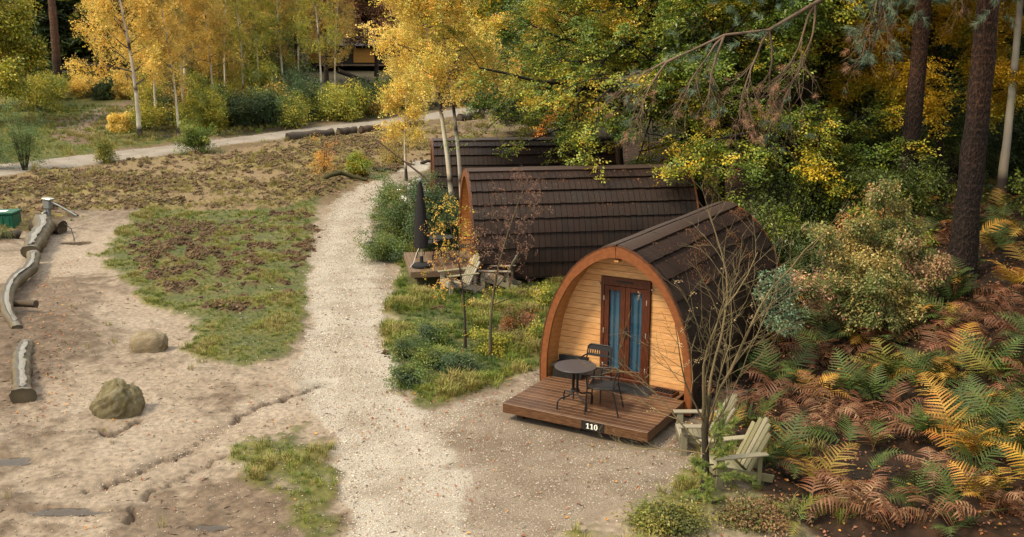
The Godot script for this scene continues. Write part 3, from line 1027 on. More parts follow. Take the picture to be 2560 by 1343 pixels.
func spray_spruce() -> ArrayMesh:
	var b := MB.new()
	b.flat = true
	for i in 15:
		var t := i / 15.0
		var a := (1.0 if i % 2 else -1.0) * R.randf_range(0.5, 0.9)
		var p := Vector3(t * 0.6 - 0.1, -0.12 * t * t, 0)
		leaf(b, p, Vector3(cos(a), -0.35, sin(a)).normalized(), (Vector3.UP + rv(0.4)).normalized(), 0.36 * (1.1 - t * 0.6), 0.07, 0.5)
	return b.done(M.leaf)

# ---------------------------------------------------------------- trees
class Grow:
	var w := MB.new()
	var xs: Array[Transform3D] = []
	var cs := PackedColorArray()
	var levels := 2
	var kids := [8, 6, 4]
	var ang := [1.0, 0.8, 0.7]
	var ratio := [0.45, 0.5, 0.5]
	var t0 := [0.3, 0.15, 0.1]
	var trop := [0.1, -0.2, -0.3]
	var wander := 0.25
	var tip := 0.25
	var rk := 0.55
	var sprays := 6
	var spread := 0.15
	var level := 0.6     # how flat the sprays lie
	var size := 1.0
	var pal: Array = []
	var cf := 8.0
	var minr := 0.002
	var barkc := Color(0.08, 0.06, 0.045)
	var sway := Vector3.ZERO
	var rmin := 0.0025
	var bark: Material = null

func put_leaf(g: Grow, p: Vector3, d: Vector3) -> void:
	var y := (Vector3.UP * (0.3 + g.level * 2.0) + rv(1.0)).normalized()
	var x := Vector3(d.x + R.randf_range(-0.8, 0.8), d.y * (1 - g.level), d.z + R.randf_range(-0.8, 0.8))
	var z := x.cross(y).normalized()
	if z.length() < 0.5: z = Vector3.BACK
	x = y.cross(z).normalized()
	var s := g.size * R.randf_range(0.7, 1.25)
	g.xs.append(Transform3D(Basis(x * s, y * s, z * s), p))
	var q := clampf(0.5 + nz.get_noise_3dv(p * g.cf) * 0.95 + R.randf_range(-0.22, 0.22), 0.0, 0.999)
	g.cs.append(jit(g.pal[int(q * g.pal.size())], 0.28))

func limb(g: Grow, p: Vector3, d: Vector3, L: float, r: float, lvl: int) -> void:
	var n := clampi(int(L / 0.35) + 2, 3, 9)
	var pts := [p]
	var rr := [r]
	var cc := [g.barkc]
	for i in n:
		d = (d + rv(g.wander) * 0.7 + Vector3(0, g.trop[lvl] * 1.6 / n, 0) + g.sway / n).normalized()
		p += d * L / n
		pts.append(p); rr.append(lerpf(r, r * g.tip, (i + 1.0) / n)); cc.append(jit(g.barkc, 0.2))
	if r > g.minr: g.w.tube(pts, rr, 7 if r > 0.06 else (5 if r > 0.02 else 3), cc, 0.06, false)
	if lvl >= g.levels:
		for i in g.sprays:
			var t := R.randf_range(0.1, 1.0) * n
			var k := mini(int(t), n - 1)
			put_leaf(g, (pts[k] as Vector3).lerp(pts[k + 1], t - k) + rv(g.spread), d)
		return
	var m: int = g.kids[lvl]
	for i in m:
		var t: float = lerpf(g.t0[lvl], 1.0, (i + R.randf()) / m) * n
		var k := mini(int(t), n - 1)
		var q := (pts[k] as Vector3).lerp(pts[k + 1], t - k)
		var ax: Vector3 = (pts[k + 1] - pts[k]).normalized()
		var side: Vector3 = ax.cross(rv()).normalized()
		if g.level > 0.5 and lvl > 0: side = (side * Vector3(1, 0.35, 1)).normalized()
		var a: float = g.ang[lvl] * R.randf_range(0.7, 1.25)
		var dd: Vector3 = (ax * cos(a) + side * sin(a)).normalized()
		var f := t / n
		limb(g, q, dd, L * g.ratio[lvl] * R.randf_range(0.6, 1.2) * (1.15 - 0.55 * f), maxf(lerpf(r, r * g.tip, f) * g.rk, g.rmin), lvl + 1)

func stem(g: Grow, h: float, r: float, bend: Vector3, kind: String, k := 9, top := 0.18) -> Array:
	var n := int(h / 0.3) + 2
	var pts := []
	var rr := []
	var cc := []
	var ph := R.randf() * 6.0
	for i in n + 1:
		var t := float(i) / n
		var p := Vector3(bend.x * t * t + 0.02 * h * 0.35 * sin(t * 5 + ph), h * t, bend.z * t * t + 0.02 * h * 0.3 * sin(t * 4 + ph * 2))
		var q := r * lerpf(1.0, top, pow(t, 0.85)) * (1.0 + 0.45 * exp(-t * h * 2.2))
		var c := Color(0.075, 0.055, 0.042)
		if kind == "birch":
			c = Color(0.74, 0.68, 0.57).lerp(Color(0.5, 0.42, 0.3), R.randf() * 0.6)
			g.bark = M.birchbark
			if R.randf() < 0.20 or t * h < 0.7 and R.randf() < 0.7: c = Color(0.07, 0.055, 0.045)
		elif kind == "pine": c = Color(0.085, 0.052, 0.042).lerp(Color(0.20, 0.095, 0.058) if r < 0.4 else Color(0.34, 0.17, 0.10), smoothstep(2.5, 6.0, t * h + R.randf()))
		elif kind == "twig": c = Color(0.20, 0.16, 0.085)
		pts.append(p); rr.append(q); cc.append(jit(c, 0.16))
	pts[0] = pts[0] - Vector3(0, 0.15, 0)
	g.w.tube(pts, rr, k, cc, 0.05 if kind != "pine" else 0.045, false)
	return [pts, rr]

func boughs(g: Grow, s: Array, count: int, f0: float, f1: float, len0: float, len1: float, up: float, az0 := 0.0, az1 := TAU) -> void:
	var pts: Array = s[0]
	var n := pts.size() - 1
	for i in count:
		var f := lerpf(f0, f1, (i + R.randf()) / count)
		var k := mini(int(f * n), n - 1)
		var p := (pts[k] as Vector3).lerp(pts[k + 1], f * n - k)
		var a := lerpf(az0, az1, fposmod(i * 0.618 + R.randf() * 0.15, 1.0))
		var u := up * R.randf_range(0.6, 1.3)
		limb(g, p, Vector3(cos(a) * cos(u), sin(u), sin(a) * cos(u)), lerpf(len0, len1, (f - f0) / maxf(f1 - f0, 0.01)) * R.randf_range(0.75, 1.2), s[1][k] * 0.5, 0)

func plant(called: String, label: String, category: String, at: Vector3, g: Grow, spray: Mesh, group := "", bark: Material = null, wood := "trunk", leaves := "crown", turn := 0.0) -> Node3D:
	var t := thing(called, label, category, at, turn, group)
	if g.w.ix.size(): part(wood, g.w.done(bark if bark else (g.bark if g.bark else M.bark)), t)
	if g.xs.size(): crowd(leaves, spray, g.xs, g.cs, t)
	return t

# a leafy mass: sprays gathered in clumps inside an ellipsoid, thinner towards the middle
func puff(g: Grow, c: Vector3, rad: Vector3, clumps: int, each: int, cr: float, shell := 0.45, ragged := 0.25) -> void:
	for i in clumps:
		var d := rv().normalized()
		var q := c + d * rad * R.randf_range(shell, 1.0) * (1.0 + ragged * 2.2 * nz.get_noise_3dv(d * 22.0 + c))
		var tone: Color = g.pal[int(clampf(0.5 + nz.get_noise_3dv(q * g.cf) * 0.9 + R.randf_range(-0.3, 0.3), 0, 0.999) * g.pal.size())]
		for k in each:
			var p := q + rv(1) * rv(1) * cr * 1.6 + rv(cr * 0.4)
			var b := Basis(Vector3.UP, R.randf() * TAU) * Basis(Vector3.RIGHT, R.randf_range(-1.0, 1.0) * (1.1 - g.level))
			g.xs.append(Transform3D(b.scaled(Vector3.ONE * g.size * R.randf_range(0.7, 1.25)), p))
			g.cs.append(jit(tone, 0.26))

func shrub(called: String, label: String, category: String, at: Vector3, rad: Vector3, pal: Array, spray: Mesh, clumps: int, each: int, size := 1.0, stems := 6, group := "") -> Node3D:
	var g := Grow.new()
	g.pal = pal; g.size = size; g.cf = 30.0; g.level = 0.4
	g.barkc = Color(0.09, 0.07, 0.05)
	for i in stems:
		var a := R.randf() * TAU
		var e := Vector3(cos(a) * rad.x * R.randf_range(0.2, 0.8), rad.y * R.randf_range(1.2, 1.9), sin(a) * rad.z * R.randf_range(0.2, 0.8))
		var m := e * 0.5 + rv(0.1) * rad
		g.w.tube([Vector3(cos(a) * 0.06, -0.1, sin(a) * 0.06), m, e], [0.02 * rad.y + 0.006, 0.012 * rad.y + 0.004, 0.004], 4, null, 0.05, false)
	g.w.col = g.barkc
	for i in g.w.c.size(): g.w.c[i] = jit(g.barkc, 0.2)
	puff(g, Vector3(0, rad.y * 0.92, 0), rad * 1.06, clumps * 2, each / 2, rad.x * 0.2, 0.2, 0.55)
	return plant(called, label, category, at, g, spray, group, M.bark, "stems", "foliage")

# ---------------------------------------------------------------- bracken
func frond(L: float, arch: float, pairs: int, curl: float) -> ArrayMesh:
	# a frond that rises from the origin along +x: stalk, then pairs of leaflets, each cut into teeth
	var b := MB.new()
	b.flat = true
	var p := Vector3.ZERO
	var a := 1.15
	var st := L / (pairs + 5)
	var pts := []
	var tans := []
	for i in pairs + 6:
		pts.append(p)
		var d := Vector3(cos(a), sin(a), 0)
		tans.append(d)
		p += d * st
		a -= arch / (pairs + 5) * (0.5 + i * 0.09)
	for i in pts.size() - 1:
		var w := 0.006 * (1.0 - float(i) / pts.size()) + 0.0015
		b.col = Color(0.75, 0.62, 0.45)
		b.quad(pts[i] + Vector3(0, 0, -w), pts[i] + Vector3(0, 0, w), pts[i + 1] + Vector3(0, 0, w), pts[i + 1] + Vector3(0, 0, -w))
	for i in range(4, pts.size()):
		var t := float(i - 4) / (pts.size() - 4)
		var pl := L * 0.40 * pow(1.0 - t, 0.85) * (0.8 + 0.2 * smoothstep(0.0, 0.15, t)) + 0.012
		var tan: Vector3 = tans[i]
		var up := Vector3(-tan.y, tan.x, 0)
		for s in [-1.0, 1.0]:
			var d := (tan * R.randf_range(0.35, 0.6) + Vector3(0, 0, s) + up * R.randf_range(-0.06, 0.16)).normalized()
			var q: Vector3 = pts[i] + tan * st * (0.25 if s > 0 else -0.2)
			var m := clampi(int(pl / 0.035), 3, 8)
			var w := minf(st * 0.40, pl * 0.2)
			if R.randf() < 0.05: continue
			var k := R.randf_range(0.6, 1.15)
			var dry := smoothstep(0.35, 0.9, R.randf() * (0.4 + t))
			for j in m:
				var bb := clampf(dry * (0.4 + j * 0.25), 0, 0.8)
				b.col = Color(k, k * lerpf(1.0, 0.55, bb), k * lerpf(1.0, 0.6, bb))
				var u0 := float(j) / m
				var u1 := float(j + 1) / m
				var A := q + d * pl * u0 - up * curl * pl * u0 * u0
				var B := q + d * pl * u1 - up * curl * pl * u1 * u1
				var w0 := w * (1.0 - u0 * 0.85)
				var w1 := w * (1.0 - u1 * 0.95) * 0.6
				var dn := up * -0.3
				b.tri(A + tan * w0 * 0.6, A + (tan + dn) * w0 + d * pl * 0.4 / m, B + tan * w1)
				b.tri(A - tan * w0 * 0.6, B - tan * w1, A - (tan - dn) * w0 + d * pl * 0.4 / m)
				b.tri(A + tan * w0 * 0.6, B + tan * w1, A)
				b.tri(A, B + tan * w1, B)
				b.tri(A, B, B - tan * w1)
				b.tri(A, B - tan * w1, A - tan * w0 * 0.6)
	return b.done(M.frond)

func bracken(label: String, at: Vector3, n: int, size: float, pal: Array, ms: Array, a0 := 0.0) -> Node3D:
	var t := thing("bracken_fern", label, "fern", at, 0.0, "bracken ferns beside the pods")
	for i in n:
		var o := part("frond", ms[R.randi_range(0, ms.size() - 1)], t)
		o.material_override = pal[R.randi_range(0, pal.size() - 1)]
		o.transform = Transform3D(Basis(Vector3.UP, a0 + TAU * i / n + R.randf_range(-0.5, 0.5)) * Basis(Vector3.BACK, R.randf_range(-0.4, 0.35)) * Basis(Vector3.RIGHT, R.randf_range(-0.45, 0.45)).scaled(Vector3.ONE * size * R.randf_range(0.7, 1.15)), rv(0.05) * Vector3(1, 0.3, 1))
	return t

# ---------------------------------------------------------------- the place
func materials() -> void:
	var fine := noise_tex(0.02, 3, 0.62, 1.0)
	var coarse := noise_tex(0.05, 9, 0.45, 1.0, 512, FastNoiseLite.TYPE_SIMPLEX_SMOOTH, 5)
	var soft := noise_tex(0.015, 23, 0.82, 1.0)
	var streak := noise_tex(0.012, 21, 0.55, 1.0)
	var cell := noise_tex(0.09, 5, 0.45, 1.0, 512, FastNoiseLite.TYPE_CELLULAR, 2)
	grain(mat("earth", Color(1, 1, 1), 0.95, true), noise_tex(0.022, 14, 0.68, 1.0, 1024, FastNoiseLite.TYPE_SIMPLEX_SMOOTH, 7), Vector3.ONE * 0.31, 0.9, true)
	var speck := noise_tex(0.15, 61, 0.70, 1.0, 1024, FastNoiseLite.TYPE_SIMPLEX_SMOOTH, 3)
	for q in ["earth"]:
		M[q].detail_enabled = true; M[q].detail_albedo = speck; M[q].detail_blend_mode = BaseMaterial3D.BLEND_MODE_MUL
	grain(mat("gravel", Color(1, 1, 1), 0.92, true), cell, Vector3.ONE * 1.4, 1.0, true)
	grain(mat("tarmac", Color(1, 1, 1), 0.9, true), fine, Vector3.ONE * 2.5, 0.3, true)
	var w := mat("water", Color(0.05, 0.04, 0.03), 0.06); w.metallic_specular = 0.3; w.albedo_color.a = 0.5; w.transparency = BaseMaterial3D.TRANSPARENCY_ALPHA
	for q in [["pine1", Color(0.70, 0.38, 0.155)], ["pine2", Color(0.74, 0.41, 0.172)], ["pine3", Color(0.66, 0.345, 0.135)], ["pine", Color(0.5, 0.24, 0.09)]]:
		grain(mat(q[0], q[1], 0.55), soft, Vector3(0.5, 2.5, 2.5))
	grain(mat("lining", Color(0.72, 0.34, 0.115), 0.5), streak, Vector3(5, 5, 0.6))
	grain(mat("trim", Color(0.225, 0.075, 0.024), 0.45), soft, Vector3(1.1, 1.1, 1.1))
	grain(mat("trim_dark", Color(0.15, 0.055, 0.025), 0.5), streak, Vector3(3, 3, 3))
	grain(mat("door", Color(0.125, 0.034, 0.014), 0.38), streak, Vector3(8, 0.8, 8), 0.05)
	grain(mat("under", Color(0.022, 0.016, 0.012), 0.8), streak, Vector3(2, 2, 2))
	var roofs := noise_tex(0.05, 33, 0.3, 1.0)
	for i in 4:
		var k: float = [1.22, 1.06, 0.92, 0.72][i]
		var m := mat("shingle%d" % (i + 1), Color(0.051, 0.0245, 0.0158) * k, [0.62, 0.58, 0.54, 0.48][i])
		m.metallic_specular = 0.36
		grain(m, roofs, Vector3(0.8, 0.8, 14.0), 0.7)
	grain(mat("cap", Color(0.115, 0.070, 0.053), 0.6), roofs, Vector3(3, 3, 3), 0.1)
	for i in 4:
		var c: Color = [Color(0.165, 0.077, 0.036), Color(0.135, 0.060, 0.028), Color(0.195, 0.096, 0.048), Color(0.112, 0.050, 0.024)][i]
		grain(mat("plank%d" % (i + 1), c, 0.42), streak, Vector3(0.7, 7, 11), 0.2)
	for i in 2: grain(mat("greyplank%d" % (i + 1), [Color(0.25, 0.165, 0.10), Color(0.205, 0.13, 0.078)][i], 0.5), streak, Vector3(0.7, 7, 11), 0.2)
	for i in 5:
		var c: Color = [Color(0.38, 0.34, 0.23), Color(0.31, 0.27, 0.17), Color(0.47, 0.41, 0.30), Color(0.43, 0.39, 0.24), Color(0.56, 0.50, 0.40)][i]
		grain(mat("grey%d" % (i + 1), c, 0.85), coarse, Vector3(5, 3, 5), 0.2)
	for i in 3: grain(mat("green%d" % (i + 1), [Color(0.46, 0.42, 0.25), Color(0.37, 0.335, 0.18), Color(0.54, 0.48, 0.32)][i], 0.85), coarse, Vector3(5, 3, 5), 0.2)
	grain(mat("post", Color(0.13, 0.08, 0.05), 0.85), coarse, Vector3(3, 1, 3))
	mat("black", Color(0.014, 0.013, 0.014), 0.42)
	mat("tabletop", Color(0.05, 0.043, 0.045), 0.40)
	mat("tabletop_wet", Color(0.035, 0.038, 0.04), 0.14)
	var gl := mat("glass", Color(0.02, 0.03, 0.035), 0.03); gl.albedo_color.a = 0.06; gl.transparency = BaseMaterial3D.TRANSPARENCY_ALPHA
	gl.metallic_specular = 0.36
	mat("curtain_blue", Color(0.03, 0.10, 0.165), 0.85)
	mat("curtain_dark", Color(0.012, 0.012, 0.013), 0.7)
	var st := mat("steel", Color(0.55, 0.55, 0.54), 0.35); st.metallic = 0.8
	var gv := mat("galvanised", Color(0.42, 0.44, 0.44), 0.5); gv.metallic = 0.4
	grain(gv, coarse, Vector3.ONE * 4)
	mat("white", Color(0.82, 0.80, 0.74), 0.6)
	grain(mat("rubber", Color(0.03, 0.03, 0.033), 0.9), cell, Vector3.ONE * 8, 0.2)
	grain(mat("canvas", Color(0.022, 0.019, 0.021), 0.9), fine, Vector3.ONE * 6)
	grain(mat("greenbox", Color(0.012, 0.13, 0.075), 0.45), fine, Vector3.ONE * 2)
	grain(mat("rock", Color(1, 1, 1), 0.85, true), coarse, Vector3.ONE * 2.2, 3.5)
	grain(mat("oldwood", Color(1, 1, 1), 0.8, true), coarse, Vector3(4, 9, 4), 1.2)
	grain(mat("bark", Color(1, 1, 1), 0.9, true), coarse, Vector3(4, 1.6, 4), 1.0)
	grain(mat("thickbark", Color(1, 1, 1), 0.9, true), noise_tex(0.03, 77, 0.12, 1.0, 512, FastNoiseLite.TYPE_CELLULAR, 3), Vector3(1.7, 0.6, 1.7), 6.0)
	var lf := mat("leaf", Color(1.35, 1.35, 1.35), 0.36, true); lf.backlight_enabled = true; lf.backlight = Color(0.7, 0.7, 0.7)
	grain(mat("birchbark", Color(1, 1, 1), 0.8, true), noise_tex(0.03, 41, 0.72, 1.0), Vector3(3, 5, 3), 0.2)
	var gr := mat("blade", Color(1, 1, 1), 0.65, true); gr.backlight_enabled = true; gr.backlight = Color(0.5, 0.5, 0.5)
	mat("needle", Color(1, 1, 1), 0.6, true)
	mat("frond", Color(1, 1, 1), 0.6, true)
	mat("litter", Color(1, 1, 1), 0.75, true)
	mat("pebble", Color(1, 1, 1), 0.8, true)
	grain(mat("clod", Color(1, 1, 1), 1.0, true), coarse, Vector3.ONE * 4, 1.0)
	grain(mat("housewood", Color(0.035, 0.028, 0.024), 0.8), streak, Vector3(6, 0.5, 6))
	grain(mat("housepanel", Color(0.55, 0.27, 0.05), 0.6), streak, Vector3(6, 0.5, 6))
	grain(mat("houseroof", Color(0.065, 0.055, 0.05), 0.6), coarse, Vector3.ONE)
	for q in [["fern_green", Color(0.085, 0.145, 0.028)], ["fern_olive", Color(0.17, 0.17, 0.03)], ["fern_yellow", Color(0.44, 0.27, 0.03)], ["fern_gold", Color(0.36, 0.17, 0.025)], ["fern_brown", Color(0.20, 0.105, 0.05)], ["fern_rust", Color(0.15, 0.055, 0.02)], ["fern_tan", Color(0.28, 0.165, 0.09)], ["fern_dark", Color(0.05, 0.085, 0.02)]]:
		var m := mat(q[0], q[1], 0.6, true); m.backlight_enabled = true; m.backlight = Color(0.5, 0.5, 0.5)

func scatter(n: int, x0: float, x1: float, z0: float, z1: float) -> PackedVector2Array:
	var a := PackedVector2Array()
	for i in n: a.append(Vector2(R.randf_range(x0, x1), R.randf_range(z0, z1)))
	return a

func in_view(x: float, z: float) -> bool:
	return absf(x) < 0.56 * -z + 2.5

const PODS := [[1.79, -16.03, -0.5267, 0.0, 5.9], [-1.26, -26.22, -1.3935, 0.185, 6.27], [-2.9, -35.0, -1.46, 0.30, 6.6]]
func under_pod(x: float, z: float) -> bool:
	for p in PODS:
		var dx: float = x - p[0]
		var dz: float = z - p[1]
		var c := cos(p[2]); var s := sin(p[2])
		var lx := dx * c - dz * s
		var lz := dx * s + dz * c
		if absf(lx) < 1.42 and lz < 1.72 and lz > -p[4] - 0.1: return true
	return false

func ground_cover() -> void:
	# grass: tufts of bent blades
	var b := MB.new()
	b.flat = true
	for i in 13:
		var a := R.randf() * TAU
		var o := Vector3(cos(a), 0, sin(a))
		var s := Vector3(-sin(a), 0, cos(a)) * 0.006
		var p := o * R.randf_range(0.0, 0.06) + rv(0.03) * Vector3(1, 0, 1)
		var h := R.randf_range(0.05, 0.13)
		var m := p + Vector3(0, h, 0) + o * h * 0.3
		var t := p + Vector3(0, h * R.randf_range(1.1, 1.6), 0) + o * h * R.randf_range(0.7, 1.3)
		var k := R.randf_range(0.7, 1.15)
		b.col = Color(k, k, k)
		b.tri(p - s, p + s, m + s * 0.7); b.tri(p - s, m + s * 0.7, m - s * 0.7); b.tri(m - s * 0.7, m + s * 0.7, t)
	var tuft := b.done(M.blade)
	var xs: Array = []
	var cs := PackedColorArray()
	var greens := [Color(0.085, 0.14, 0.016), Color(0.14, 0.185, 0.022), Color(0.205, 0.22, 0.034), Color(0.25, 0.21, 0.06), Color(0.06, 0.108, 0.018)]
	for q in [[30000, -14.0, 5.0, -31.0, -9.8, 1.0], [16000, -26.0, 4.0, -46.0, -31.0, 1.35], [12000, -48.0, 0.0, -82.0, -46.0, 2.2]]:
		for p in scatter(q[0] * 2, q[1], q[2], q[3], q[4]):
			if not in_view(p.x, p.y) or under_pod(p.x, p.y): continue
			var n1 := nz.get_noise_2d(p.x * 9, p.y * 9)
			var n2 := nz.get_noise_2d(p.x * 2.1 + 50, p.y * 2.1)
			var n3 := nf.get_noise_2d(p.x, p.y)
			var g := mk(mg, p.x + n1 * 0.35 + n3 * 0.12, p.y + n2 * 0.35 + n3 * 0.12)
			var f := mk(mfield, p.x, p.y)
			var pa := mk(mp, p.x, p.y)
			var dens := smoothstep(0.45, 0.95, g + n1 * 0.6 + n2 * 0.25 + n3 * 0.25) * 0.9 + f * smoothstep(-0.35, 0.3, n2 + n1 * 0.5) * 0.8
			dens += 0.012 * (1 - mk(mw, p.x, p.y)) * smoothstep(0.2, 0.5, n1)
			var e := absf(nr.get_noise_2d(p.x, p.y))
			if maxf(mk(mcl, p.x, p.y), f * 0.85) > 0.3 and e + n2 * 0.35 > 0.2: dens *= 0.25
			if pa > 0.5: dens *= 0.03
			if mk(mroad, p.x, p.y) > 0.4 or R.randf() > dens: continue
			var s: float = q[5] * R.randf_range(0.45, 0.95) * (0.6 + 0.7 * smoothstep(-0.1, 0.5, n1)) * (0.8 if p.x < -4 and p.y > -42 else 1.0)
			if p.x > -3.2 and p.y < -16.2: s *= 1.5
			xs.append(Transform3D(Basis(Vector3.UP, R.randf() * TAU).scaled(Vector3(s, s * R.randf_range(0.7, 1.2), s)), Vector3(p.x, soil(p.x, p.y, false)[0] - 0.005, p.y)))
			var ci := clampf(0.5 + n1 * 1.1 + n2 * 0.5 + R.randf_range(-0.3, 0.3) + (0.35 if f > 0.4 else -0.05), 0, 0.999)
			var c: Color = greens[[4, 0, 1, 2, 3][int(ci * 5)]]
			cs.append(jit(c, 0.25))
	tag(crowd("grass", tuft, xs, cs, self), "short green and yellow grass growing between bare sand and rooted soil", "grass")
	# clods thrown up by rooting
	b = MB.new()
	var ico := SphereMesh.new()
	ico.radial_segments = 9; ico.rings = 5
	var ar := ico.get_mesh_arrays()
	var vv: PackedVector3Array = ar[Mesh.ARRAY_VERTEX]
	var nn: PackedVector3Array = ar[Mesh.ARRAY_NORMAL]
	for i in vv.size():
		b.v.append(vv[i] * 2.0 * (1.0 + 1.1 * nz.get_noise_3dv(vv[i] * 60.0) + 0.5 * nz.get_noise_3dv(vv[i] * 190.0))); b.n.append(nn[i]); b.c.append(Color.WHITE)
	b.ix = ar[Mesh.ARRAY_INDEX]
	b.flat = true
	var clod := b.done(M.clod)
	xs = []; cs = PackedColorArray()
	for q in [[40000, -14.0, -1.0, -38.0, -17.5, 0.04], [80000, -30.0, -1.0, -66.0, -36.0, 0.05]]:
		for p in scatter(q[0], q[1], q[2], q[3], q[4]):
			if not in_view(p.x, p.y): continue
			var n2 := nz.get_noise_2d(p.x * 2.1 + 50, p.y * 2.1)
			var f := maxf(mk(mcl, p.x, p.y), mk(mfield, p.x, p.y) * 0.85)
			if f < 0.2: continue
			var e := absf(nr.get_noise_2d(p.x, p.y))
			if smoothstep(0.25, 0.6, f + n2 * 0.25) * smoothstep(0.16, 0.5, e + n2 * 0.35 + 0.04 * float(p.y < -38)) < R.randf(): continue
			var s: float = q[5] * exp(R.randf_range(-1.0, 0.9))
			xs.append(Transform3D(Basis(Vector3.UP, R.randf() * TAU) * Basis(Vector3.RIGHT, R.randf_range(-0.5, 0.5)) * Basis.from_scale(Vector3(s * R.randf_range(0.8, 1.6), s * R.randf_range(0.6, 1.0), s)), Vector3(p.x, soil(p.x, p.y, false)[0] - s * 0.05, p.y)))
			cs.append(jit(Color(0.17, 0.098, 0.055).lerp(Color(0.29, 0.205, 0.10), R.randf() * R.randf() + 0.45 * float(p.y < -38)), 0.3))
	tag(crowd("soil_clods", clod, xs, cs, self), "dark clods of soil turned up across the rooted grass", "soil")
	# stones on the gravel
	b = MB.new()
	for i in 6:
		var m := [Vector3.RIGHT, Vector3.UP, Vector3.BACK]
	var o8 := [Vector3(1, 0, 0.1), Vector3(-1, 0.1, 0), Vector3(0, 0.7, 0.1), Vector3(0.1, -0.6, 0), Vector3(0, 0.1, 0.85), Vector3(0.15, 0, -0.8)]
	for f in [[0, 2, 4], [2, 1, 4], [1, 3, 4], [3, 0, 4], [2, 0, 5], [1, 2, 5], [3, 1, 5], [0, 3, 5]]: b.tri(o8[f[0]], o8[f[1]], o8[f[2]])
	b.flat = true
	var stone := b.done(M.pebble)
	xs = []; cs = PackedColorArray()
	var tones := [Color(0.48, 0.41, 0.33), Color(0.40, 0.33, 0.25), Color(0.30, 0.22, 0.16), Color(0.56, 0.50, 0.42), Color(0.24, 0.18, 0.14)]
	for q in [[70000, -6.0, 3.4, -20.0, -9.6, 0.0085], [16000, -9.5, -2.0, -21.0, -9.6, 0.0085], [30000, -8.5, -2.0, -48.0, -19.5, 0.013]]:
		for p in scatter(q[0], q[1], q[2], q[3], q[4]):
			if not in_view(p.x, p.y) or under_pod(p.x, p.y): continue
			var pa := mk(mp, p.x, p.y)
			var n1 := nz.get_noise_2d(p.x * 9, p.y * 9)
			var near_gully := 0.0
			if p.x < -3 and p.y > -18: near_gully = 0.75 * (1 - smoothstep(0.1, 0.35, seg_far(GULLY[0], p.x, p.y)))
			if near_gully > 0 and R.randf() < 0.6: continue
			if maxf(smoothstep(0.25, 0.7, pa + n1 * 0.2), maxf(near_gully, 0.015 if q[0] != 16000 else 0.5)) < R.randf(): continue
			var s: float = q[5] * exp(R.randf_range(-0.5, 0.75))
			xs.append(Transform3D(Basis(Vector3.UP, R.randf() * TAU) * Basis(Vector3.RIGHT, R.randf_range(-0.6, 0.6)).scaled(Vector3.ONE * s), Vector3(p.x, soil(p.x, p.y, true)[0] + s * 0.25, p.y)))
			cs.append(jit(tones[R.randi_range(0, 4)] * (0.6 if q[0] == 16000 else (1.0 - 0.28 * mk(mlot, p.x, p.y))), 0.2))
	tag(crowd("gravel_stones", stone, xs, cs, self), "pale and brown loose stones covering the winding lane", "gravel")
	# twigs and bark crumbs
	b = MB.new(); b.flat = true
	leaf(b, Vector3(-0.06, 0, 0), Vector3.RIGHT, Vector3.UP, 0.13, 0.012, 0.6)
	var tw := b.done(M.litter)
	xs = []; cs = PackedColorArray()
	for p in scatter(2600, -11.0, 2.5, -26.0, -9.8):
		if not in_view(p.x, p.y) or under_pod(p.x, p.y) or R.randf() > 0.25 + 0.7 * mk(mmud, p.x, p.y): continue
		xs.append(Transform3D(Basis(Vector3.UP, R.randf() * TAU).scaled(Vector3.ONE * R.randf_range(0.35, 1.2)), Vector3(p.x, soil(p.x, p.y, true)[0] + 0.012, p.y)))
		cs.append(jit(Color(0.10, 0.06, 0.035), 0.4))
	tag(crowd("twigs", tw, xs, cs, self), "thin dark twigs scattered over the bare sand", "twigs")
	# fallen leaves
	b = MB.new(); b.flat = true
	leaf(b, Vector3(-0.03, 0, 0), Vector3.RIGHT, Vector3.UP, 0.065, 0.045, 0.3)
	var fl := b.done(M.litter)
	xs = []; cs = PackedColorArray()
	var lt := [Color(0.36, 0.14, 0.045), Color(0.24, 0.10, 0.05), Color(0.42, 0.22, 0.05), Color(0.17, 0.085, 0.05), Color(0.30, 0.15, 0.08)]
	for q in [[9000, -12.0, 4.0, -45.0, -9.8], [46000, 2.0, 20.0, -45.0, -9.8], [2500, -2.5, 3.0, -16.8, -10.0], [9000, -32.0, 8.0, -80.0, -40.0], [3500, -13.5, -7.0, -32.0, -14.0]]:
		for p in scatter(q[0], q[1], q[2], q[3], q[4]):
			if not in_view(p.x, p.y) or under_pod(p.x, p.y): continue
			var w := mk(mw, p.x, p.y)
			var keep := 0.06 + w
			if q[0] == 2500: keep = 0.12
			if q[0] == 3500: keep = 1.0 - smoothstep(0.25, 0.8, seg_far([-16.0, -33, -12.7, -26.0, -10.3, -20.5, -8.2, -15.5], p.x, p.y))
			if q[0] == 9000: keep = 0.12 + smoothstep(0.3, 0.7, mk(mw, p.x, p.y)) + 0.5 * smoothstep(0.1, 0.4, nz.get_noise_2d(p.x * 2, p.y * 2))
			if R.randf() > keep: continue
			var s := R.randf_range(0.45, 1.1) * (1.6 if p.y < -40 else 1.0)
			xs.append(Transform3D(Basis(Vector3.UP, R.randf() * TAU) * Basis(Vector3.RIGHT, R.randf_range(-0.7, 0.7)) * Basis(Vector3.BACK, R.randf_range(-0.5, 0.5)).scaled(Vector3.ONE * s), Vector3(p.x, soil(p.x, p.y, false)[0] + 0.02, p.y)))
			cs.append(jit(lt[R.randi_range(0, 4)], 0.25))
	tag(crowd("fallen_leaves", fl, xs, cs, self), "orange and brown autumn leaves fallen on the ground", "leaves")

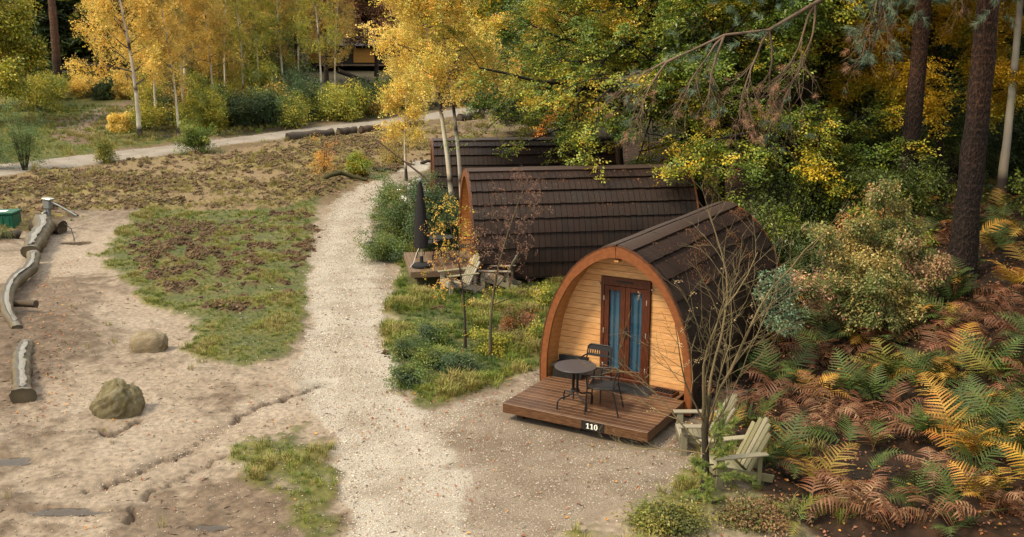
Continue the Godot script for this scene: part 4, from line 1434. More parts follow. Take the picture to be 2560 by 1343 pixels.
func _ready() -> void:
	# --- camera, sky, sun, exposure
	var cam := Camera3D.new()
	cam.name = "camera"
	add_child(cam)
	cam.position = Vector3(0, 5.95, 0)
	cam.rotation.x = -0.2148
	cam.fov = rad_to_deg(2.0 * atan(671.5 / 2391.0))
	cam.far = 900.0
	cam.current = true
	var sky := ProceduralSkyMaterial.new()
	sky.sky_top_color = Color(0.98, 0.98, 0.97)
	sky.sky_horizon_color = Color(0.66, 0.64, 0.59)
	sky.sky_curve = 0.35
	sky.ground_bottom_color = Color(0.30, 0.24, 0.17)
	sky.ground_horizon_color = Color(0.55, 0.5, 0.42)
	var env := Environment.new()
	env.background_mode = Environment.BG_SKY
	env.sky = Sky.new()
	env.sky.sky_material = sky
	env.tonemap_mode = Environment.TONE_MAPPER_LINEAR
	env.tonemap_exposure = 3.3
	env.background_energy_multiplier = 0.66
	env.sdfgi_enabled = true; env.ssao_enabled = true; env.ssil_enabled = true
	var we := WorldEnvironment.new()
	we.name = "world_environment"
	we.environment = env
	add_child(we)
	var sun := DirectionalLight3D.new()
	sun.name = "sun"
	sun.light_color = Color(1.0, 0.93, 0.80)
	sun.light_energy = 0.5
	sun.light_angular_distance = 12.0
	sun.shadow_enabled = true
	add_child(sun)
	sun.look_at_from_position(Vector3(-9, 13, 5), Vector3.ZERO)
	R.seed = 11
	nz.seed = 4; nz.frequency = 0.06; nz.fractal_octaves = 3
	nf.seed = 8; nf.frequency = 2.6; nf.fractal_octaves = 3
	nr.seed = 15; nr.frequency = 0.55; nr.fractal_octaves = 3
	materials()
	make_profile()
	# --- the land
	lay_masks()
	lay_ground()
	ground_cover()
	# --- the pods and their decks
	var P: Array = PODS
	pod("nearest brown pod with orange pine front and blue curtained double door", Vector3(P[0][0], P[0][3], P[0][1]), P[0][2], P[0][4], M.curtain_blue, 1)
	pod("middle brown pod seen from the side, bare birch in front of its wall", Vector3(P[1][0], P[1][3], P[1][1]), P[1][2], P[1][4], M.curtain_dark, 2)
	pod("farthest brown pod, its roof rising behind the middle pod under beech branches", Vector3(P[2][0], P[2][3], P[2][1]), P[2][2], P[2][4], M.curtain_dark, 3)
	var d1 := deck("brown timber deck with number plate 110 before the nearest pod", Vector3(P[0][0], 0, P[0][1]), P[0][2], -1.27, 1.34, 1.69, 0.0, ["plank1", "plank2", "plank3", "plank4", "plank1"])
	part("number_plate", bx(Vector3(0.40, 0.155, 0.012), M.under, 0.003), d1, X(Vector3(0.40, 0.236, 1.697)))
	var tm := TextMesh.new()
	var sf := SystemFont.new()
	sf.font_names = PackedStringArray(["Droid Serif"])
	sf.font_weight = 700
	tm.font = sf; tm.text = "110"; tm.font_size = 64; tm.pixel_size = 0.0019; tm.depth = 0.004
	tm.material = M.white
	part("house_number", tm, d1, X(Vector3(0.39, 0.233, 1.706), Vector3.ZERO, Vector3(1.05, 1.0, 1)))
	deck("greyish timber deck with folded parasol before the middle pod", Vector3(P[1][0], P[1][3], P[1][1]), P[1][2], -1.25, 1.42, 1.69, 0.18, ["greyplank1", "greyplank2", "plank3", "greyplank1"])
	deck("timber deck of the farthest pod half hidden by green shrubs", Vector3(P[2][0], P[2][3], P[2][1]), P[2][2], -1.25, 1.4, 1.69, 0.28, ["greyplank1", "greyplank2", "greyplank2"])
	roof_litter()
	furniture()
	yard()
	woods()
	ferns()
	ready_marks()

func ready_marks() -> void:
	pass

func roof_litter() -> void:
	# needles and leaves that have settled on the near pod's roof, against the upper edges of the courses
	var b := MB.new()
	b.flat = true
	leaf(b, Vector3(-0.02, 0, 0), Vector3.RIGHT, Vector3.UP, 0.05, 0.014, 0.3)
	var m := b.done(M.litter)
	var xs: Array = []
	var cs := PackedColorArray()
	for q in [[0, 5200], [1, 2200]]:
		var p: Array = PODS[q[0]]
		var base := Transform3D(Basis(Vector3.UP, p[2]), Vector3(p[0], p[3], p[1]))
		var k := 0
		while k < q[1]:
			k += 1
			var z: float = -R.randf_range(0.6, p[4] - 0.1)
			var s := R.randf_range(0.3, 1.75)
			var row := fposmod(s - 0.235, (plen[plen.size() - 1] - 0.255) / ROWS)
			var keep: float = smoothstep(0.12, 0.5, nz.get_noise_2d(z * 9.0 + q[0] * 70, s * 12.0)) * (0.4 + (-z) / p[4]) * (1.3 - s * 0.45) + 0.05
			if R.randf() > keep: continue
			var a := arc(s, 0.03 + 0.17 * row)
			var a2 := arc(s + 0.05, 0.03)
			var down := Vector3(a2.x - a.x, a2.y - a.y, 0).normalized()
			var bb := Basis(down.cross(Vector3.BACK).cross(down).normalized(), down.cross(Vector3.FORWARD).normalized(), down) * Basis(Vector3.UP, R.randf() * TAU)
			xs.append(base * Transform3D(bb.scaled(Vector3.ONE * R.randf_range(0.7, 1.4)), Vector3(a.x, a.y + 0.008, z)))
			cs.append(jit([Color(0.30, 0.12, 0.05), Color(0.22, 0.095, 0.045), Color(0.36, 0.17, 0.07)][R.randi_range(0, 2)], 0.25))
	tag(crowd("roof_litter", m, xs, cs, self), "rusty needles and leaves lying on the brown pod roofs", "needles")

func onpod(i: int, lx: float, lz: float, y := 0.32) -> Vector3:
	var p: Array = PODS[i]
	var c := cos(p[2]); var s := sin(p[2])
	return Vector3(p[0] + lx * c + lz * s, p[3] + y, p[1] - lx * s + lz * c)

func furniture() -> void:
	var a: float = PODS[0][2]
	var e: float = PODS[1][2]
	bistro_table("dark round bistro table on the deck numbered 110", onpod(0, -0.16, 1.2, 0.32), a + 0.25, 0.70, M.tabletop)
	garden_chair("black metal chair against the pine front of the nearest pod, facing out", onpod(0, -0.10, 0.64, 0.32), a + 0.02)
	garden_chair("black metal chair on the numbered deck turned sideways to the table", onpod(0, 0.33, 1.16, 0.32), a - 1.33)
	var mt := thing("doormat", "dark rubber doormat before the blue curtained door", "doormat", onpod(0, 0.36, -0.03, 0.3205), a)
	part("mat", bx(Vector3(0.72, 0.014, 0.46), M.rubber, 0.003), mt, X(Vector3(0, 0.007, 0)))
	part("mat_border", bx(Vector3(0.76, 0.008, 0.50), M.black, 0.003), mt, X(Vector3(0, 0.004, 0)))
	var bt := thing("boot_tray", "dark boot scraper tray on the deck right of the doormat", "boot tray", onpod(0, 0.92, -0.1, 0.3205), a - 0.1)
	part("tray_floor", bx(Vector3(0.42, 0.012, 0.26), M.black, 0.003), bt, X(Vector3(0, 0.006, 0)))
	for s in [-1, 1]:
		part("tray_side", bx(Vector3(0.42, 0.05, 0.016), M.door, 0.003), bt, X(Vector3(0, 0.037, s * 0.122)))
		part("tray_end", bx(Vector3(0.016, 0.05, 0.226), M.door, 0.003), bt, X(Vector3(s * 0.202, 0.037, 0)))
	for i in 7: part("brush", bx(Vector3(0.02, 0.055, 0.17), M.black, 0.004), bt, X(Vector3(-0.15 + i * 0.05, 0.04, 0)))
	var bin := thing("storage_bench", "low black storage bench in the left corner of the porch", "bench", onpod(0, -0.93, -0.16, 0.3205), a + 0.12)
	part("bench_body", bx(Vector3(0.56, 0.2, 0.36), M.under, 0.01), bin, X(Vector3(0, 0.10, 0)))
	part("bench_lid", bx(Vector3(0.60, 0.028, 0.40), M.rubber, 0.008), bin, X(Vector3(0, 0.216, 0)))
	part("bench_back", bx(Vector3(0.58, 0.10, 0.03), M.rubber, 0.008), bin, X(Vector3(0, 0.282, -0.17)))
	# middle pod
	bistro_table("wet dark round bistro table on the middle pod's deck", onpod(1, 0.25, 0.72), e, 0.70, M.tabletop_wet)
	garden_chair("black chair behind the wet round table, seen through yellow birch leaves", onpod(1, -0.45, 1.0), e + 2.6)
	garden_chair("black chair at the mouth of the middle pod, its back to the door", onpod(1, 0.35, 0.10), e + 0.1)
	var ps := thing("parasol", "folded dark parasol standing on the middle pod's deck edge", "parasol", onpod(1, 0.85, 1.34), 0)
	var b := MB.new()
	b.lathe([Vector2(0, 0), Vector2(0.26, 0), Vector2(0.275, 0.03), Vector2(0.27, 0.075), Vector2(0.2, 0.11), Vector2(0.05, 0.13), Vector2(0.045, 0.3), Vector2(0, 0.3)], 28)
	part("base", b.done(M.rubber), ps)
	part("pole", tb([Vector3(0, 0.1, 0), Vector3(0, 2.36, 0)], 0.021, M.steel), ps)
	b = MB.new()
	var k := 24
	var rings := [[0.52, 0.13], [0.56, 0.20], [0.9, 0.185], [1.3, 0.165], [1.7, 0.13], [2.0, 0.10], [2.22, 0.065], [2.32, 0.03]]
	for i in rings.size():
		for j in k:
			var t := TAU * j / k
			var f: float = 1.0 + 0.24 * sin(j * TAU * 6 / k + i * 0.5) + 0.08 * sin(j * 2.0 + i)
			var r: float = rings[i][1] * f * 0.8
			b.v.append(Vector3(cos(t) * r, rings[i][0], -sin(t) * r)); b.n.append(Vector3(cos(t), 0.15, -sin(t)).normalized()); b.c.append(Color.WHITE)
	for i in rings.size() - 1:
		for j in k:
			var q := i * k + j; var w := i * k + (j + 1) % k
			b.ix.append_array([q, w + k, w, q, q + k, w + k])
	part("canopy", b.done(M.canvas), ps)
	b = MB.new()
	b.lathe([Vector2(0, 2.3), Vector2(0.05, 2.31), Vector2(0.062, 2.35), Vector2(0.05, 2.39), Vector2(0, 2.41)], 14)
	part("cap", b.done(M.galvanised), ps)
	part("tie_cord", tb([Vector3(-0.02, 0.62, 0.14), Vector3(-0.12, 0.4, 0.2), Vector3(-0.2, 0.15, 0.22), Vector3(-0.3, 0.03, 0.16)], 0.006, M.white, 5), ps)
	# farthest pod
	bistro_table("round bistro table beside the gravel before the farthest pod", onpod(2, 0.55, 1.25), 0.2, 0.70, M.tabletop_wet)
	var wc := lounge_chair("white painted lounge chair behind the shrubs at the farthest pod", onpod(2, -0.1, 0.75), PODS[2][2] - 1.2, ["white", "white"])
	wc.scale = Vector3.ONE * 1.1
	# lounge chairs on the grass and gravel
	lounge_chair("greenish weathered lounge chair right of the bare sapling, nearest the camera", on(3.2, -12.9, -0.03), -1.38, ["green1", "green2", "green3"]).scale = Vector3.ONE * 0.92
	lounge_chair("pale grey lounge chair beside the numbered deck with a bleached back", on(2.98, -14.0, -0.02), -1.62, ["grey1", "grey2", "grey3", "grey5", "grey4"]).scale = Vector3.ONE * 0.92
	lounge_chair("pale lounge chair on the grass before the middle pod's wall", on(-1.35, -24.1, 0.02), -1.15, ["grey3", "grey5", "grey4"])
	lounge_chair("tilted grey lounge chair against the middle pod, behind the bare birch", on(-0.35, -24.55, 0.02), -1.75, ["grey5", "grey1", "grey3"])

func yard() -> void:
	# water pump and its hollow logs
	var p := thing("water_pump", "grey hand water pump with long lever beside the log trough", "water pump", on(-16.45, -33.55, 0.35), -0.15)
	part("post", bx(Vector3(0.17, 0.8, 0.17), M.galvanised, 0.02), p, X(Vector3(0, 0.1, 0)))
	part("head", bx(Vector3(0.25, 0.34, 0.24), M.galvanised, 0.03), p, X(Vector3(0.02, 0.62, 0)))
	part("lid", bx(Vector3(0.31, 0.06, 0.29), M.steel, 0.02), p, X(Vector3(0.05, 0.80, 0), Vector3(0, 0, -0.1)))
	part("lever", tb([Vector3(0.12, 0.72, 0.02), Vector3(0.5, 0.56, 0.04), Vector3(1.12, 0.24, 0.06)], 0.03, M.galvanised), p)
	part("spout", tb([Vector3(-0.02, 0.36, 0.08), Vector3(-0.06, 0.32, 0.2), Vector3(-0.07, 0.2, 0.26)], 0.045, M.galvanised), p)
	trough("uppermost trough log under the pump, broad with a knotted end", [-16.6, 0.42, -33.3, -15.9, 0.34, -32.0, -15.3, 0.32, -30.3, -14.55, 0.30, -28.3], 0.32, 0.24, 0.42)
	trough("second trough log, curving between the pump log and the short one", [-14.35, 0.22, -28.1, -13.5, 0.24, -26.2, -12.9, 0.26, -24.0, -11.9, 0.25, -21.8, -10.95, 0.14, -20.4], 0.19, 0.12, 0.42)
	trough("short greenish log nearest the camera at the left edge", [-10.2, 0.10, -19.3, -9.75, 0.12, -18.2, -9.2, 0.12, -17.1, -8.68, 0.12, -16.1], 0.15, 0.18, 0.3)
	plain_log("log_basin", "wide log stub crossing under the pump beside the puddle", on(-16.9, -33.35, 0.25), on(-15.75, -33.0, 0.22), 0.29, Color(0.14, 0.105, 0.065))
	plain_log("stump_log", "dark stump lying left of the pump logs", on(-17.2, -31.6, 0.1), on(-16.7, -31.9, 0.14), 0.19, Color(0.07, 0.05, 0.035))
	stick("side_branch", "thin grey branch resting against the second trough log", on(-12.2, -22.5, 0.14), [Vector3(0.8, 0.1, 0.3), Vector3(0.3, 0.06, 0.1), Vector3(-0.4, 0.0, 0.0), Vector3(-0.75, 0.02, -0.2)], 0.09, Color(0.13, 0.10, 0.07))
	stick("hose", "thin dark hose running from the pump logs to the puddle", on(-15.7, -33.0, 0.2), [Vector3(0, 0.2, 0), Vector3(0.45, 0.05, 0.4), Vector3(0.75, -0.16, 0.9), Vector3(0.95, -0.2, 1.35)], 0.018, Color(0.03, 0.03, 0.03), "hose")
	var bxn := thing("grit_box", "dark green grit box at the left edge near the pump", "box", on(-18.15, -33.5, 0.0), 0.12)
	part("body", bx(Vector3(1.15, 0.62, 0.8), M.greenbox, 0.03), bxn, X(Vector3(0, 0.33, 0)))
	part("lid", bx(Vector3(1.22, 0.09, 0.88), M.greenbox, 0.03), bxn, X(Vector3(0, 0.69, 0)))
	for i in 5: part("rib", bx(Vector3(0.04, 0.5, 0.03), M.greenbox, 0.008), bxn, X(Vector3(-0.44 + i * 0.22, 0.33, 0.41)))
	part("label_plate", bx(Vector3(0.5, 0.008, 0.3), M.white, 0.002), bxn, X(Vector3(0.05, 0.739, 0.1)))
	boulder("smooth rounded tan boulder with a pale flat top on the sand", on(-7.62, -19.25, 0.13), Vector3(0.37, 0.27, 0.30), 5, 2.6, Color(0.36, 0.26, 0.13), Color(0.52, 0.42, 0.28), 0.35)
	boulder("larger angular mossy boulder, nearest the camera on the sand", on(-6.82, -15.65, 0.14), Vector3(0.40, 0.40, 0.35), 12, 0.0, Color(0.22, 0.185, 0.07), Color(0.36, 0.29, 0.17))
	boulder("small white stone at the end of the mossy branch", on(-9.75, -46.2, 0.08), Vector3(0.26, 0.17, 0.2), 3, 0.0, Color(0.6, 0.56, 0.48), Color(0.72, 0.68, 0.6))
	stick("mossy_branch", "mossy curved branch lying on the rooted field by the white stone", on(-9.4, -46.4, 0.06), [Vector3(0, 0, 0), Vector3(0.55, 0.28, -0.2), Vector3(1.0, 0.36, -0.5), Vector3(1.6, 0.16, -0.5), Vector3(2.3, 0.04, -0.3)], 0.14, Color(0.07, 0.065, 0.02))
	stick("fallen_branch", "dark forked branch on the field right of the red tipped sapling", on(-7.2, -49.5, 0.06), [Vector3(0, 0.2, 0), Vector3(0.4, 0.08, 0.1), Vector3(0.8, 0.15, 0), Vector3(1.25, 0.05, 0.1)], 0.1, Color(0.06, 0.045, 0.03))
	stick("fallen_branch", "dark branch near the far bend of the gravel lane", on(-5.0, -52.5, 0.05), [Vector3(0, 0, 0), Vector3(0.4, 0.15, 0.1), Vector3(0.9, 0.1, 0)], 0.1, Color(0.06, 0.045, 0.03))
	stick("leaning_pole", "long thin branch leaning over the bend of the lane", on(-3.9, -41.5, 0.0), [Vector3(0.9, 0.2, 1.0), Vector3(0.2, 1.0, 0.6), Vector3(-0.8, 1.7, 0.2), Vector3(-2.0, 2.6, 0)], 0.05, Color(0.12, 0.08, 0.055))
	var lg := "cut logs along the tarmac lane"
	plain_log("trunk_log", "longest cut log beside the lane with a broad round end", on(-14.4, -61.7, 0.24), on(-11.9, -63.9, 0.24), 0.30, Color(0.10, 0.075, 0.055), lg)
	plain_log("trunk_log", "short cut log behind the longest one beside the lane", on(-11.6, -64.3, 0.22), on(-10.6, -65.2, 0.22), 0.28, Color(0.09, 0.065, 0.045), lg)
	plain_log("trunk_log", "third cut log in the row, split with reddish wood", on(-10.3, -65.5, 0.22), on(-9.2, -66.5, 0.22), 0.27, Color(0.13, 0.075, 0.045), lg)
	plain_log("trunk_log", "cut log half hidden left of the golden birch pair", on(-8.3, -67.2, 0.2), on(-6.4, -69.2, 0.2), 0.25, Color(0.09, 0.065, 0.045), lg)
	plain_log("trunk_log", "dark cut log between the two golden birch trunks", on(-3.9, -71.5, 0.26), on(-2.3, -73.2, 0.26), 0.33, Color(0.07, 0.05, 0.035), lg)
	plain_log("trunk_log", "farthest cut log beside the lane right of the birches", on(-1.7, -76.6, 0.28), on(0.4, -79.0, 0.28), 0.34, Color(0.15, 0.1, 0.065), lg)
	# the dark house beyond the trees
	var h := thing("timber_house", "dark timber house with ochre panel glimpsed far behind the trees", "house", on(-17.5, -121, 0), 0.05)
	part("wall", bx(Vector3(14, 2.8, 6), M.housewood, 0.02), h, X(Vector3(0, 1.3, 0)))
	var b := MB.new()
	b.prism(PackedVector2Array([Vector2(-3.9, 0), Vector2(3.9, 0), Vector2(0.15, 2.1), Vector2(-0.15, 2.1)]), -7.6, 7.6)
	part("roof", b.done(M.houseroof), h, X(Vector3(0, 2.65, 0), Vector3(0, PI / 2, 0)))
	part("door_panel", bx(Vector3(2.5, 1.7, 0.1), M.housepanel, 0.02), h, X(Vector3(-0.5, 1.5, 3.03)))
	part("door_panel", bx(Vector3(2.2, 1.6, 0.1), M.housepanel, 0.02), h, X(Vector3(-6, 1.4, 3.03)))
	for x in [-3.6, 2.4, 4.6]:
		var w := part("window", bx(Vector3(1.3, 1.2, 0.08), M.greyplank1, 0.02), h, X(Vector3(x, 1.6, 3.03)))
		part("pane", bx(Vector3(1.1, 1.0, 0.02), M.tabletop_wet, 0), w, X(Vector3(0, 0, 0.045)))
	part("veranda", bx(Vector3(12, 0.16, 1.8), M.greyplank2, 0.02), h, X(Vector3(0, 0.35, 3.9)))

func birch(h: float, r: float, bend: Vector3, pal: Array, n: int, f0: float, len0: float, sp: int, size := 1.0) -> Grow:
	var g := Grow.new()
	g.pal = pal; g.level = 0.1; g.size = size
	g.levels = 2; g.kids = [6, 3]; g.ang = [0.7, 0.7]; g.ratio = [0.45, 0.5]; g.trop = [0.05, -0.35, -0.8]
	g.sprays = sp; g.spread = 0.22; g.cf = 9.0
	g.barkc = Color(0.15, 0.11, 0.08)
	var s := stem(g, h, r, bend, "birch", 8)
	boughs(g, s, n, f0, 0.98, len0, len0 * 0.35, 0.55)
	return g

func woods() -> void:
	var gold := [Color(0.54, 0.34, 0.06), Color(0.63, 0.44, 0.09), Color(0.67, 0.50, 0.14), Color(0.46, 0.35, 0.06)]
	var tan := [Color(0.33, 0.21, 0.04), Color(0.45, 0.29, 0.06), Color(0.26, 0.21, 0.04), Color(0.38, 0.28, 0.07)]
	var olive := [Color(0.15, 0.18, 0.024), Color(0.27, 0.26, 0.035), Color(0.37, 0.31, 0.04), Color(0.11, 0.14, 0.022)]
	var rosy := [Color(0.27, 0.14, 0.075), Color(0.21, 0.105, 0.055), Color(0.33, 0.18, 0.10), Color(0.17, 0.11, 0.04)]
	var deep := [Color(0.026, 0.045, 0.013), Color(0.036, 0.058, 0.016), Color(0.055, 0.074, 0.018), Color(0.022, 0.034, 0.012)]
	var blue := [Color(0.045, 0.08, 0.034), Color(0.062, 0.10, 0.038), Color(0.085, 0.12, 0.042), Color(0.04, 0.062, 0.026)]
	var beechp := [Color(0.07, 0.115, 0.022), Color(0.11, 0.165, 0.026), Color(0.18, 0.21, 0.028), Color(0.28, 0.27, 0.034), Color(0.43, 0.29, 0.03)]
	var flame := [Color(0.20, 0.22, 0.026), Color(0.36, 0.32, 0.035), Color(0.50, 0.33, 0.035), Color(0.56, 0.25, 0.03), Color(0.50, 0.16, 0.025)]
	var yellow := [Color(0.55, 0.36, 0.025), Color(0.62, 0.40, 0.03), Color(0.48, 0.35, 0.03), Color(0.22, 0.22, 0.025)]
	var needle := [Color(0.085, 0.135, 0.085), Color(0.11, 0.165, 0.105), Color(0.14, 0.19, 0.115), Color(0.06, 0.095, 0.05)]
	var dry := [Color(0.36, 0.20, 0.12), Color(0.28, 0.15, 0.09)]
	var s_birch := spray_hang(13, 0.075, 0.058, 0.55)
	var s_beech := spray_broad(11, 0.085, 0.055, 0.5)
	var s_oak := spray_ball(12, 0.10, 0.055, 0.17)
	var s_far := spray_ball(16, 0.17, 0.11, 0.42)
	var s_pine := spray_needle(60, 0.13, 0.0036, 0.16)
	var s_spr := spray_spruce()
	var s_small := spray_ball(14, 0.055, 0.034, 0.13)

	# birches along the lane, left to right
	R.seed = 101
	var bg := "birches beyond the tarmac lane"
	var B1 := plant("birch_tree", "large white birch at the lane's left, leaning, with golden leaves", "tree", on(-24.5, -63.3), birch(13.5, 0.16, Vector3(-1.0, 0, 0.6), gold, 30, 0.24, 3.6, 10, 0.95), s_birch, bg)
	R.seed = 102
	var B2 := plant("birch_tree", "slim golden birch close behind the large leaning white birch", "tree", on(-25.6, -69.5), birch(12.5, 0.105, Vector3(0.3, 0, 0.3), gold, 24, 0.28, 2.8, 7, 0.9), s_birch, bg)
	R.seed = 103
	var B3 := plant("birch_tree", "crooked slim birch with tan leaves rising from the hedge", "tree", on(-22.2, -64.0), birch(12.0, 0.085, Vector3(-0.8, 0, 0.2), tan, 24, 0.30, 2.2, 5, 0.85), s_birch, bg)
	R.seed = 104
	var B4 := plant("birch_tree", "olive green slender birch among the hedge shrubs", "tree", on(-20.5, -74.2), birch(13.0, 0.095, Vector3(-0.6, 0, 0), olive, 24, 0.30, 2.4, 5, 0.9), s_birch, bg)
	copy(B2, "straight white birch with black marks left of the crooked one", on(-24.2, -71.5), 2.0, 1.02, Vector2(0.0, 0.0))
	copy(B3, "thin brown stemmed birch just right of the crooked birch", on(-22.3, -72.0), 1.3, 1.05, Vector2(0.02, 0))
	copy(B3, "thin tan birch whose stem splits near the hedge top", on(-22.6, -77.0), 4.0, 1.15, Vector2(0.0, 0))
	copy(B4, "white stemmed birch leaning left over blue green shrubs", on(-20.3, -79.0), 2.6, 1.05, Vector2(-0.05, 0))
	copy(B4, "pale birch pair's left stem above the dark pine shrubs", on(-19.2, -81.5), 4.4, 1.1, Vector2(-0.02, 0))
	copy(B3, "upright birch in front of the brown oak, third from right", on(-18.3, -83.5), 5.2, 1.15, Vector2(0.03, 0))
	copy(B4, "pale slender birch before the green clearing, second from right", on(-15.0, -77.0), 0.7, 1.0, Vector2(-0.02, 0))
	copy(B3, "rightmost thin birch before the green clearing", on(-14.6, -80.5), 2.9, 1.0, Vector2(0.0, 0))
	copy(B1, "golden birch behind the others at the top left", on(-27.0, -80.0), 1.9, 1.1, Vector2(0.03, 0))
	copy(B2, "golden birch left of the straight white birch, farther back", on(-23.5, -86.0), 3.2, 1.15, Vector2(0.0, 0))
	copy(B4, "olive birch far behind the hedge near the lane's middle", on(-24.0, -95.0), 5.2, 1.3)
	copy(B4, "yellow green birch far behind the brown oak", on(-27.5, -100.0), 3.7, 1.35)
	# the golden pair between the pods
	R.seed = 111
	var pg := "pair of golden birches behind the middle pod"
	var pairp := [Color(0.60, 0.43, 0.08), Color(0.67, 0.52, 0.15), Color(0.52, 0.41, 0.08), Color(0.42, 0.38, 0.08), Color(0.58, 0.35, 0.06)]
	plant("birch_tree", "left stem of the golden birch pair behind the middle pod", "tree", on(-2.05, -31.6), birch(11.0, 0.105, Vector3(-1.6, 0, -0.3), pairp, 30, 0.42, 1.9, 8, 0.7), s_birch, pg)
	R.seed = 112
	plant("birch_tree", "right stem of the golden birch pair behind the middle pod", "tree", on(-1.75, -32.0), birch(10.5, 0.09, Vector3(-1.0, 0, -0.4), pairp, 28, 0.42, 2.0, 8, 0.7), s_birch, pg)
	R.seed = 113
	plant("birch_tree", "small golden birch left of the pair, leafy almost to the ground", "tree", on(-5.2, -47.0), birch(7.5, 0.07, Vector3(0.3, 0, 0), pairp, 20, 0.24, 1.25, 6, 0.85), s_birch)
	R.seed = 114
	plant("birch_tree", "tall yellow green birch far behind the golden pair", "tree", on(-6.5, -82.0), birch(14.0, 0.14, Vector3(0.4, 0, 0), olive, 26, 0.2, 3.4, 9, 1.35), s_birch)

	# brown oaks before the house
	R.seed = 121
	for q in [[-17.6, -92.0, "brown leaved oak with dark trunk before the timber house", rosy, 3.5], [-13.2, -95.0, "second brown oak, right of the house's ochre panel", rosy, 3.2], [-21.5, -98.0, "tan oak left of the timber house", tan, 3.6]]:
		var g := Grow.new()
		g.pal = q[3]; g.size = 1.25; g.level = 0.45; g.levels = 2; g.kids = [6, 4]; g.ratio = [0.5, 0.5]; g.trop = [0.0, -0.15, -0.25]; g.sprays = 9; g.spread = 0.35
		g.barkc = Color(0.05, 0.035, 0.028)
		var s := stem(g, 13.0, 0.26, Vector3(0.4, 0, 0), "oak", 8)
		boughs(g, s, 20, 0.42, 0.97, 4.0, 2.0, 0.3)
		plant("oak_tree", q[2], "tree", on(q[0], q[1]), g, s_far, "brown oaks before the house")
	stick("fallen_tree", "dark fallen trunk leaning behind the hedge below the house", on(-14.8, -92, 0.6), [Vector3(-1.6, 1.5, 0), Vector3(0, 0.9, 0), Vector3(1.7, 0.3, 0), Vector3(3.2, -0.4, 0.3)], 0.22, Color(0.035, 0.026, 0.02), "tree trunk")

	# top left: pine, spruces, yellow trees
	R.seed = 131
	var g := Grow.new()
	g.pal = needle; g.size = 2.4; g.levels = 2; g.kids = [5, 4]; g.ratio = [0.5, 0.5]; g.sprays = 4; g.trop = [0.1, 0.1, 0.2]; g.spread = 0.15
	var s1 := stem(g, 22.0, 0.42, Vector3(-0.4, 0, 0), "pine", 10, 0.45)
	boughs(g, s1, 14, 0.62, 0.98, 4.0, 2.0, 0.3)
	plant("pine_tree", "tall pine with reddish bare trunk at the top left", "tree", on(-41.2, -88.5), g, s_pine, "", M.thickbark)
	R.seed = 132
	for q in [[-37.0, -95.0, 17.0, "dark spruce right of the tall reddish pine"], [-41.5, -100.0, 19.0, "dark spruce behind the tall reddish pine"], [-33.0, -101.0, 18.0, "dark spruce between the pine and the golden birches"], [-46.5, -99.0, 16.0, "dark spruce left of the tall reddish pine"]]:
		var e := Grow.new()
		e.pal = deep; e.size = 1.7; e.levels = 1; e.kids = [7]; e.ang = [0.6]; e.ratio = [0.35]; e.trop = [-0.25, -0.3]; e.sprays = 5; e.level = 0.75; e.spread = 0.15
		var st := stem(e, q[2], 0.2, Vector3.ZERO, "oak", 7)
		boughs(e, st, 84, 0.06, 0.98, 3.6, 0.4, -0.12)
		plant("spruce_tree", q[3], "tree", on(q[0], q[1]), e, s_spr, "dark spruces at the top left")
	R.seed = 133
	for q in [[-37.5, -70.0, "yellow green tree cut by the left edge of the photo", olive], [-44.0, -80.0, "mixed yellow tree at the far left before the spruces", tan]]:
		var e := Grow.new()
		e.pal = q[3]; e.size = 1.2; e.level = 0.4; e.levels = 2; e.kids = [6, 4]; e.sprays = 8; e.spread = 0.3; e.trop = [0, -0.2, -0.4]
		var st := stem(e, 12.0, 0.2, Vector3(0.3, 0, 0), "oak", 7)
		boughs(e, st, 20, 0.2, 0.97, 3.6, 1.6, 0.3)
		plant("broadleaf_tree", q[2], "tree", on(q[0], q[1]), e, s_far, "yellow trees at the left edge")

	# shrubs along the lane
	R.seed = 141
	var hg := "shrubs of the hedge beyond the tarmac lane"
